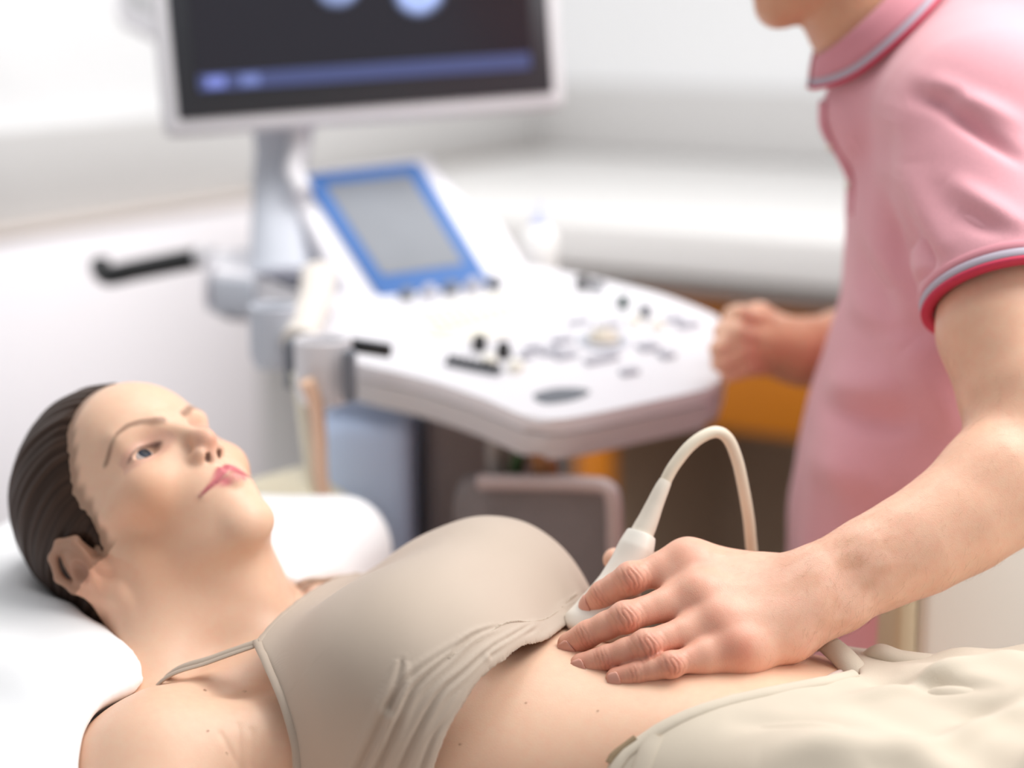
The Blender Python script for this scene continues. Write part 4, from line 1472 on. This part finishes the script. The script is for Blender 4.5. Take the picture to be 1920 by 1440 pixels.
# cut-out grip at the front of the deck
g = smooth_outline([Pd(x, y, .0012) for x, y in ((1000, 742), (1040, 730), (1090, 730), (1105, 738), (1070, 752), (1020, 757))])
extrude_poly('grip_recess', g, tuple(-DN * .001), M_slate, deck, 0)
# keyboard field
kb = [(775, 602), (800, 582), (930, 556), (1030, 548), (1060, 560), (1045, 598), (960, 628), (850, 640), (790, 628)]
kbo = extrude_poly('keyboard', smooth_outline([Pd(x, y, .003) for x, y in kb], 3), tuple(-DN * .003), M_cream, machine, .001, 2)
bm = bmesh.new()
ex = Pd(1000, 570) - Pd(820, 605); ex /= np.linalg.norm(ex); ey = np.cross(DN, ex)
for r in range(5):
    for c in range(13):
        u, v = c / 12, r / 4
        x = 800 + 210 * u + 30 * v - 5; y = 592 - 40 * u + (34 - 8 * u) * v
        box_bm(bm, (-.0050, -.0050, 0), (.0050, .0050, .004), frame(Pd(x, y, .003), ex, DN), .001, 1)
bm_obj('key_rows', bm, M_cream, kbo)


def knob(name, px, py, r, h, m):
    M = Matrix.Translation(Pd(px, py, 0)) @ Vector(DN).to_track_quat('Z', 'Y').to_matrix().to_4x4()
    return lathe(name, [(r * 1.15, 0), (r * 1.15, h * .15), (r, h * .2), (r * .94, h * .92), (r * .8, h), (.0005, h)], M, m, machine, 20)


for px, py, r, h, m in ((899, 655, .0078, .016, M_black), (944, 669, .0078, .016, M_black), (917, 684, .0085, .010, M_cream), (968, 694, .0085, .010, M_cream),
                        (1168, 576, .0070, .014, mat('dark_green_knob', srgb(40, 70, 66), .4)), (1209, 594, .0070, .014, M_slate), (1190, 608, .0075, .009, M_cream), (1233, 616, .0075, .009, M_cream),
                        (1092, 540, .0085, .012, M_black), (1120, 544, .0070, .010, M_slate)):
    knob('knob', px, py, r, h, m)
# slider bank
A_, B_ = Pd(838, 682, .001), Pd(938, 702, .001)
box('slider_bank', (0, -.006, 0), (np.linalg.norm(B_ - A_), .006, .004), M_slate, machine, frame(A_, B_ - A_, DN), .001, 2)
for i in range(8):
    q = A_ + (B_ - A_) * (i + .5) / 8
    box('slider', (-.002, -.004, .004), (.002, .004, .010), M_black, machine, frame(q, B_ - A_, DN), .0008, 1)
# trackball with its ring, and the grey function keys around it
M = Matrix.Translation(Pd(1132, 640, 0)) @ Vector(DN).to_track_quat('Z', 'Y').to_matrix().to_4x4()
lathe('trackball_ring', [(.028, 0), (.028, .003), (.026, .004), (.020, .004), (.019, .002)], M, M_case2, machine, 28)
lathe('trackball', [(.0185 * math.cos(a), .0185 * math.sin(a) * .8) for a in np.linspace(0, 1.5, 8)], M, mat('trackball_beige', srgb(214, 204, 188), .25), machine, 28)
for px, py, w, d in ((1054, 640, .012, .007), (1215, 652, .011, .010), (1290, 612, .014, .007), (1262, 600, .012, .006), (1060, 668, .013, .007), (1128, 676, .020, .006), (1085, 606, .014, .005), (1030, 662, .012, .006),
                     (1000, 655, .010, .005), (1140, 612, .016, .005), (1180, 700, .010, .006), (1250, 668, .008, .008), (985, 672, .008, .005)):
    box('function_key', (-w, -d, 0), (w, d, .005), M_key_g, machine, frame(Pd(px, py, 0), ex, DN), .0015, 2)

# touch panel in a white wedge housing
tp = [P(715, 558, 2.27), P(920, 528, 2.31), P(783, 303, 2.42), P(565, 328, 2.38)]
tpn = np.cross(tp[1] - tp[0], tp[3] - tp[0]); tpn /= np.linalg.norm(tpn)
if tpn[1] > 0: tpn = -tpn


def quad_scale(q, s, lift=0.0):
    c = sum(q) / 4
    return [c + (p - c) * s + tpn * lift for p in q]


def rounded(q, f=.08, n=4):
    out = []
    for i in range(4):
        a, b, c = q[i - 1], q[i], q[(i + 1) % 4]
        p0 = b + (a - b) * f; p1 = b + (c - b) * f
        for t in np.linspace(0, 1, n): out.append((1 - t) ** 2 * p0 + 2 * t * (1 - t) * b + t * t * p1)
    return out


hq = [P(668, 592, 2.262), P(1010, 545, 2.33), P(930, 424, 2.40), P(866, 408, 2.4), P(800, 312, 2.46), P(560, 334, 2.40), P(520, 345, 2.40)]
hq = [p - tpn * ((p - tp[0]) @ tpn) - tpn * .006 for p in hq]
extrude_poly('panel_housing', hq, tuple(-tpn * .055), M_case, machine, .008, 3)
tpan = extrude_poly('touch_panel', rounded(tp, .04), tuple(-tpn * .006), M_blue, machine, .002, 2)
M_ts = mat('touch_screen', srgb(112, 116, 124), 0.3, noise=(9, .10), emit=((.22, .24, .27), .12))
sq = [P(757, 528, 2.28), P(868, 508, 2.3), P(765, 330, 2.4), P(612, 350, 2.38)]
sq = [p - tpn * ((p - tp[0]) @ tpn) + tpn * .0008 for p in sq]
sq = [tp[0] + (tp[1] - tp[0]) * u + ((tp[3] + (tp[2] - tp[3]) * u) - (tp[0] + (tp[1] - tp[0]) * u)) * v + tpn * .0008 for u, v in ((.13, .16), (.87, .16), (.87, .90), (.13, .90))]
extrude_poly('touch_screen', rounded(sq, .04), tuple(-tpn * .0012), M_ts, tpan, 0)
for i in range(5):
    u = .10 + .20 * i
    c = tp[0] + (tp[1] - tp[0]) * (u + .08) - (tp[3] - tp[0]) * .055 + tpn * .004
    M = Matrix.Translation(c) @ Vector(tpn).to_track_quat('Z', 'Y').to_matrix().to_4x4()
    lathe('panel_knob', [(.010, 0), (.010, .004), (.0075, .006), (.0072, .016), (.005, .017), (.0005, .017)], M, M_slate if i % 2 == 0 else M_key_g, machine, 18)

# monitor on its neck
mbl, mbr = P(335, 225, 2.30), P(1037, 174, 2.42)
mx = mbr - mbl; MW = float(np.linalg.norm(mx)); mx /= MW
mup = np.array([0, .06, 1.0]); MF_ = frame(mbl, mx, mup)
MH = .285
mon = empty('monitor', (P(700, 100, 2.4)[0], 2.37, 1.25))
box('housing', (-.016, .0, -.020), (MW + .016, .045, MH + .016), M_case3, machine, MF_, .012, 4).name = 'monitor_housing'
bz = box('monitor_bezel', (0, -.004, 0), (MW, .004, MH), mat('black_bezel', srgb(44, 45, 50), .35), machine, MF_, .003, 2)
M_scr = mat('screen_glass', srgb(22, 20, 28), 0.22, emit=((.30, .27, .38), .022), spec=.6)
box('screen', (.024, -.0062, .030), (MW - .024, -.0035, MH - .02), M_scr, machine, MF_, 0).name = 'screen'
M_bar = mat('screen_status_bar', srgb(40, 46, 80), 0.4, emit=((.16, .20, .46), .28))
scr = [o for o in bpy.data.objects if o.name == 'screen'][0]
box('status_bar', (.026, -.0068, .031), (MW - .028, -.0060, .050), M_bar, scr, MF_, 0)
for i, (u, c) in enumerate(((.045, (.22, .28, .8)), (.085, (.14, .2, .42)))):
    box('status_icon', (u - .010, -.0074, .034), (u + .012, -.0067, .047), mat('icon_glow', (.1, .12, .3), .4, emit=(c, .5)), scr, MF_, 0)


def glow_blob(name, cx, cz, rx, rz, strength):
    m = bpy.data.materials.new('scan_echo')
    m.use_nodes = True
    nt = m.node_tree
    b = nt.nodes['Principled BSDF']
    b.inputs['Base Color'].default_value = (.02, .02, .03, 1)
    tc = nt.nodes.new('ShaderNodeTexCoord')
    n = nt.nodes.new('ShaderNodeTexNoise'); n.inputs['Scale'].default_value = 55
    nt.links.new(tc.outputs['Object'], n.inputs['Vector'])
    g = nt.nodes.new('ShaderNodeAttribute'); g.attribute_name = 'pigment'
    mu = nt.nodes.new('ShaderNodeMath'); mu.operation = 'MULTIPLY'
    nt.links.new(n.outputs[0], mu.inputs[0]); nt.links.new(g.outputs['Fac'], mu.inputs[1])
    m2 = nt.nodes.new('ShaderNodeMath'); m2.operation = 'MULTIPLY'; m2.inputs[1].default_value = strength * 2
    nt.links.new(mu.outputs[0], m2.inputs[0])
    b.inputs['Emission Color'].default_value = (.42, .55, 1, 1)
    nt.links.new(m2.outputs[0], b.inputs['Emission Strength'])
    V, F, C = [], [], []
    for i in range(9):
        for k in range(28):
            a = 2 * math.pi * k / 28; r = i / 8
            p = MF_ @ Vector((cx + rx * r * math.cos(a), -.0072, cz + rz * r * math.sin(a)))
            V.append(tuple(p)); C.append([1 - float(sstep(.45, 1.0, np.array(r)))] * 3)
    for i in range(8):
        for k in range(28): F.append((i * 28 + k, i * 28 + (k + 1) % 28, (i + 1) * 28 + (k + 1) % 28, (i + 1) * 28 + k))
    me = np_mesh(name, V, F); pigment(me, np.array(C))
    o = link_mesh(name, me, m, scr)
    md = o.modifiers.new('thickness', 'SOLIDIFY'); md.thickness = .0006; md.offset = 0


sc_ = MW / 702.0
glow_blob('scan_image', 305 * sc_, (225 + 8) * sc_ - .012, .030, .024, 1.0)
glow_blob('scan_image', 455 * sc_, (225 + 8) * sc_ - .022, .034, .030, 1.3)
bpy.data.objects.remove(mon)
neck = [P(532, 215, 2.40), P(528, 290, 2.40), P(522, 360, 2.39), P(524, 440, 2.36), P(530, 520, 2.33)]
tube('monitor_arm', catmull(neck, 6), np.interp(np.linspace(0, 1, 25), [0, .25, .6, 1], [.040, .033, .032, .040]), M_case2, machine, 24, .75, (0, 1, 0))
tube('arm_cover', catmull([P(560, 225, 2.37), P(560, 270, 2.37), P(552, 320, 2.36), P(570, 360, 2.345)], 6), [.012] * 19, M_case3, machine, 16)

# rear body with push handle, base column, side panel
body = [P(388, 478, 2.36), P(600, 468, 2.28), P(690, 560, 2.22), P(610, 640, 2.12), P(520, 590, 2.2), P(395, 520, 2.32)]
bq = [(388, 480), (500, 462), (610, 470), (700, 590), (640, 640), (560, 620), (500, 560), (396, 512)]
zt = P(500, 485, 2.32)[2]
extrude_poly('rear_body', smooth_outline([Pz(x, y, zt - .0008 * max(0, y - 480)) for x, y in [(386, 478), (470, 462), (560, 462), (620, 480), (650, 520), (560, 525), (480, 512), (400, 500)]], 3), (0, 0, -.062), M_case, machine, .01, 3)
extrude_poly('rear_skirt', [P(397, 508, 2.31), P(500, 515, 2.27), P(600, 560, 2.22), P(640, 600, 2.2), P(640, 560, 2.4), P(400, 470, 2.5)], (0, 0, -.048), M_case, machine, .008, 3)
box('vent_panel', (0, -.004, -.030), (.062, .004, .012), M_case2, machine, frame(P(400, 540, 2.305), P(505, 545, 2.262) - P(400, 540, 2.305), (0, 0, 1)), .003, 2)
tube('push_handle', catmull([P(188, 494, 2.47), P(192, 508, 2.46), P(206, 516, 2.45), P(250, 507, 2.44), P(310, 495, 2.42), P(372, 483, 2.40)], 8), .0135, M_black, machine, 18)
tube('handle_root', [P(366, 484, 2.402), P(400, 480, 2.39)], .012, M_case3, machine, 18)
tube('front_cheek', catmull([P(596, 512, 2.24), P(592, 560, 2.19), P(575, 600, 2.13), P(560, 640, 2.09)], 6), [.020] * 19, mat('cheek_beige', srgb(224, 216, 208), .5), machine, 20, .8, (0, 1, 0))
px0 = P(780, 830, 2.16)
box('base_column', (P(798, 850, 2.2)[0], 2.16, .10), (P(1000, 850, 2.2)[0], 2.45, .965), mat('column_brown_grey', srgb(158, 146, 142), .5), machine, None, .02, 4)
box('side_panel', (P(612, 850, 2.22)[0], 2.10, .16), (P(782, 850, 2.22)[0], 2.52, .955), mat('side_panel_blue_grey', srgb(205, 224, 255), .45), machine, None, .02, 4)
box('base', (P(600, 950, 2.2)[0], 1.98, .05), (P(1030, 950, 2.2)[0], 2.60, .17), M_slate, machine, None, .03, 4)
box('base_step', (P(830, 900, 2.1)[0], 2.09, .60), (P(1000, 900, 2.1)[0], 2.158, .76), mat('dark_brown_tray', srgb(92, 80, 78), .55), machine, None, .02, 3)
for x in (P(600, 950, 2.2)[0] + .05, P(1030, 950, 2.2)[0] - .05):
    for y in (2.03, 2.53):
        bm = bmesh.new()
        bmesh.ops.create_cone(bm, cap_ends=True, segments=24, radius1=.045, radius2=.045, depth=.03, matrix=Matrix.Translation((x, y, .045)) @ Matrix.Rotation(math.pi / 2, 4, 'Y'))
        bm_obj('caster', bm, M_black, machine, True)
# probe holders at the left corner of the deck: two cups with dark slots
for px, py, Y, r in ((512, 612, 2.12, .026), (606, 676, 2.02, .030)):
    c = P(px, py, Y)
    lathe('probe_holder', [(.0005, -.045), (r * .8, -.045), (r, -.030), (r, .022), (r * .92, .024), (r * .8, .022), (r * .76, -.02), (.0005, -.022)], Matrix.Translation(c), M_case3 if px > 540 else M_case2, machine, 28)
for px, py, Y in ((546, 676, 2.055), (655, 698, 1.985)):
    c = P(px, py, Y)
    box('holder_slot', (-.007, -.012, -.030), (.007, .012, .024), M_slate, machine, Matrix.Translation(c), .005, 3)
box('holder_gap', (-.026, -.008, -.008), (.024, .008, .006), M_black, machine, frame(P(692, 650, 2.04), (1, .1, -.18), (0, 0, 1)), .002, 2)
# parked probe cables hanging below the holders: each is a thing of its own
hang = ((( (575, 715), (592, 760), (598, 820), (602, 900), (620, 985)), 1.98, .008, srgb(218, 182, 156), 'tan probe cable hanging below the holders beside the blue-grey panel'),
        (((556, 700), (566, 760), (576, 840), (590, 915), (640, 990)), 2.02, .006, srgb(226, 222, 204), 'cream probe cable hanging left of the tan cable'),
        (((972, 800), (976, 840), (968, 880), (975, 930), (1000, 990)), 2.0, .008, srgb(58, 88, 52), 'dark green cable hanging under the control panel'),
        (((935, 800), (930, 850), (938, 900), (960, 960)), 2.02, .011, srgb(150, 144, 140), 'grey cable hanging under the control panel'),
        (((1012, 805), (1018, 850), (1026, 900), (1040, 980)), 2.0, .014, srgb(206, 150, 104), 'thick light brown cable under the right front of the panel'))
for pts, Y, r, col, lab in hang:
    o = tube('cable', catmull([P(x, y, Y + .01 * i) for i, (x, y) in enumerate(pts)], 8), r, mat('cable_' + lab.split()[0], col, .5))
    tag(o, lab, 'cable', 'cables hanging from the machine')
# gel bottle standing behind the deck
gb = empty('gel_bottle', P(1012, 512, 2.42))
M = Matrix.Translation(P(1012, 514, 2.42))
lathe('bottle', [(.0005, 0), (.020, 0), (.022, .004), (.022, .048), (.018, .056), (.009, .060), (.009, .062)], M, mat('bottle_white', srgb(240, 240, 238), .35), gb, 24)
lathe('cap', [(.0105, .0605), (.0105, .070), (.004, .078), (.003, .088), (.0005, .088)], M, mat('lilac_cap', srgb(196, 202, 232), .4), gb, 20)
tag(gb, 'small white gel bottle with lilac cap behind the control panel', 'bottle')
# grey chair behind the couch
ch = empty('chair', (P(1000, 1000, 2.0)[0], 1.98, 0))
M_ch = mat('taupe_upholstery', srgb(128, 120, 120), .7, noise=(30, .06))
bk = rounded([P(1150, 912, 1.93), P(1152, 1300, 1.93), P(850, 1300, 2.03), P(850, 900, 2.03)], .09, 5)
extrude_poly('backrest', bk, (.01, .035, 0), M_ch, ch, .012, 4)
rimp = [P(900, 904, 2.0), P(1000, 905, 1.972), P(1100, 908, 1.938), P(1138, 915, 1.926), P(1150, 940, 1.922), P(1153, 1020, 1.922), P(1154, 1290, 1.925)]
tube('back_rim', catmull(rimp, 8), .0085, mat('light_rim', srgb(186, 168, 166), .5), ch, 14)
cx_, cy_ = P(1000, 1000, 2.0)[0], 1.75
box('seat', (cx_ - .19, 1.56, .43), (cx_ + .19, 1.93, .49), M_ch, ch, None, .025, 4)
tube('post', [(cx_, cy_, .08), (cx_, cy_, .44)], .025, M_frame, ch)
for i in range(5):
    a = i * 2 * math.pi / 5
    tube('foot', [(cx_, cy_, .08), (cx_ + .22 * math.cos(a), cy_ + .22 * math.sin(a), .02)], .018, M_frame, ch)
tube('back_post', [(cx_, 1.90, .46), (cx_, 1.975, .56), (cx_, 1.99, .76)], .02, M_frame, ch)
tag(ch, 'taupe swivel chair with rounded light-rimmed backrest behind the couch', 'chair')
# light grey boxed device at the upper left, hung on the left wall arm
dv = empty('wall_device', P(265, 40, 2.75))
dq = rounded([P(215, 45, 2.75), P(330, 100, 2.75), P(330, -160, 2.75), P(215, -160, 2.75)], .14, 5)
extrude_poly('case', dq, (.02, .09, 0), M_case3, dv, .012, 3)
extrude_poly('front_inset', [P(232, 10, 2.747), P(285, 30, 2.747), P(285, -90, 2.747), P(232, -90, 2.747)], (0, .004, 0), mat('inset_grey', srgb(172, 172, 174), .5), dv, .001, 1)
q0 = P(270, -60, 2.83)
_wp = Vector(q0); _d = (Vector(CORNER) - _wp).dot(Vector(WR))
tube('wall_arm', [q0, q0 + WR * (_d + .002)], .018, M_case3, dv)
tag(dv, 'light grey wall-mounted box with sloping underside left of the monitor', 'device')
